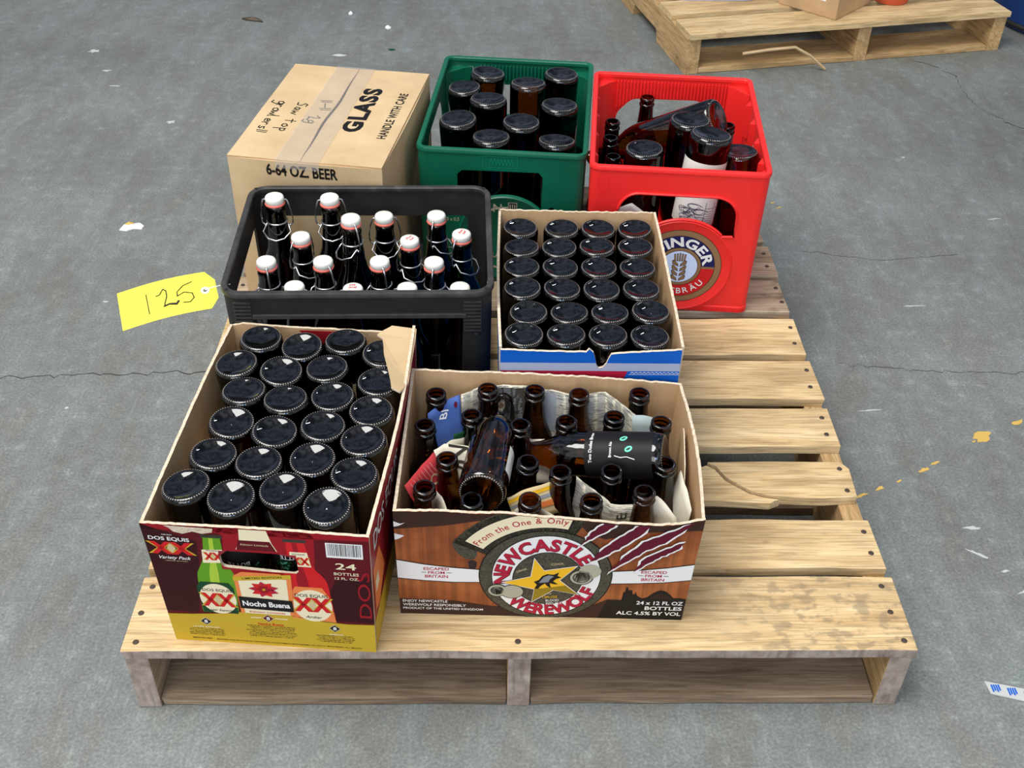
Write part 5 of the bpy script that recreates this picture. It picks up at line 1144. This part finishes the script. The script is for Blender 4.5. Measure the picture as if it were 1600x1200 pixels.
# ------------------------------------------------------------------ litter
def litter(name, label, cat, loc, parts, h=.006):
    o0 = None
    for mat, pts in parts:
        bm = bmesh.new(); n = len(pts); top = bm.verts.new((sum(p[0] for p in pts)/n, sum(p[1] for p in pts)/n, h)); bot = [bm.verts.new((x, y, .0004)) for x, y in pts]; mid = [bm.verts.new((x*.95, y*.95, h*.5*random.uniform(.6, 1))) for x, y in pts]
        for k in range(n): bm.faces.new((bot[k], bot[(k+1) % n], mid[(k+1) % n], mid[k])); bm.faces.new((mid[k], mid[(k+1) % n], top))
        bm.faces.new(bot[::-1]); o = bm_obj(name if o0 is None else 'yellow_stain', bm, mat, o0, loc=loc if o0 is None else (0, 0, .0012))
        if o0 is None: o0 = o; tag(o, label, cat)
blob = lambda rx, ry, n=9, s=1: [(rx*cos(2*pi*k/n)*random.uniform(.6, 1.2), ry*sin(2*pi*k/n)*random.uniform(.6, 1.2)) for k in range(n)]
litter('paper_scrap', 'crumpled white and yellow paper scrap on the floor left of the crates', 'scrap', (-.318, 1.240, 0), [('white_enamel', [(-.026, -.016), (-.008, -.020), (.004, -.010), (.022, -.012), (.024, .004), (.012, .016), (-.004, .010), (-.014, .018), (-.022, .006)]), ('paint_yellow', [(-.020, .006), (-.006, -.004), (.004, .004), (-.002, .014), (-.012, .018)])])
litter('dried_leaf', 'curled brown dried leaf on the floor at the top left', 'leaf', (-.259, 2.465, 0), [('nail_metal', [(-.035, .012), (-.01, .022), (.02, .010), (.034, -.012), (.01, -.006), (-.02, .002)])], .012)
litter('foam_crumb', 'tiny white crumb on the floor, the farther of the two above the brown box', 'crumb', (.034, 2.533, 0), [('white_enamel', blob(.008, .014))], .01)
litter('foam_crumb', 'tiny white crumb on the floor, the nearer of the two above the brown box', 'crumb', (.158, 2.419, 0), [('white_enamel', blob(.010, .012))], .01)
litter('leaf_bit', 'small green leaf bit on the floor above the brown box', 'leaf', (.181, 2.250, 0), [('ink_dkgreen', blob(.010, .007))], .004)
litter('plastic_scrap', 'small pale scrap on the floor just behind the brown box', 'scrap', (.032, 2.205, 0), [('scuff_white', blob(.020, .008))], .005)
bm = bmesh.new(); P = [(1.1510, .038), (1.153, .0175), (1.24, -.008), (1.25, .013)]
lo = [bm.verts.new((x, y, .0006)) for x, y in P]; hi = [bm.verts.new((x, y, .0022)) for x, y in P]; bm.faces.new(lo[::-1]); bm.faces.new(hi)
for k in range(4): bm.faces.new((lo[k], lo[(k+1) % 4], hi[(k+1) % 4], hi[k]))
tp = bm_obj('tape_strip', bm, 'scuff_white'); tag(tp, 'strip of clear tape with blue print on the floor at the right edge', 'tape')
A = Art()
for k in range(4):
    x = 1157+k*21
    for j in range(4): A.rect(x+j*3.2, 34-(x-1153)*.27-13+j % 2*2, x+j*3.2+2.4, 34-(x-1153)*.27-1, 'blue', 1)
A.put('tape_print', lambda u, v, d: Vector((u, v, .0022-d)), tp)
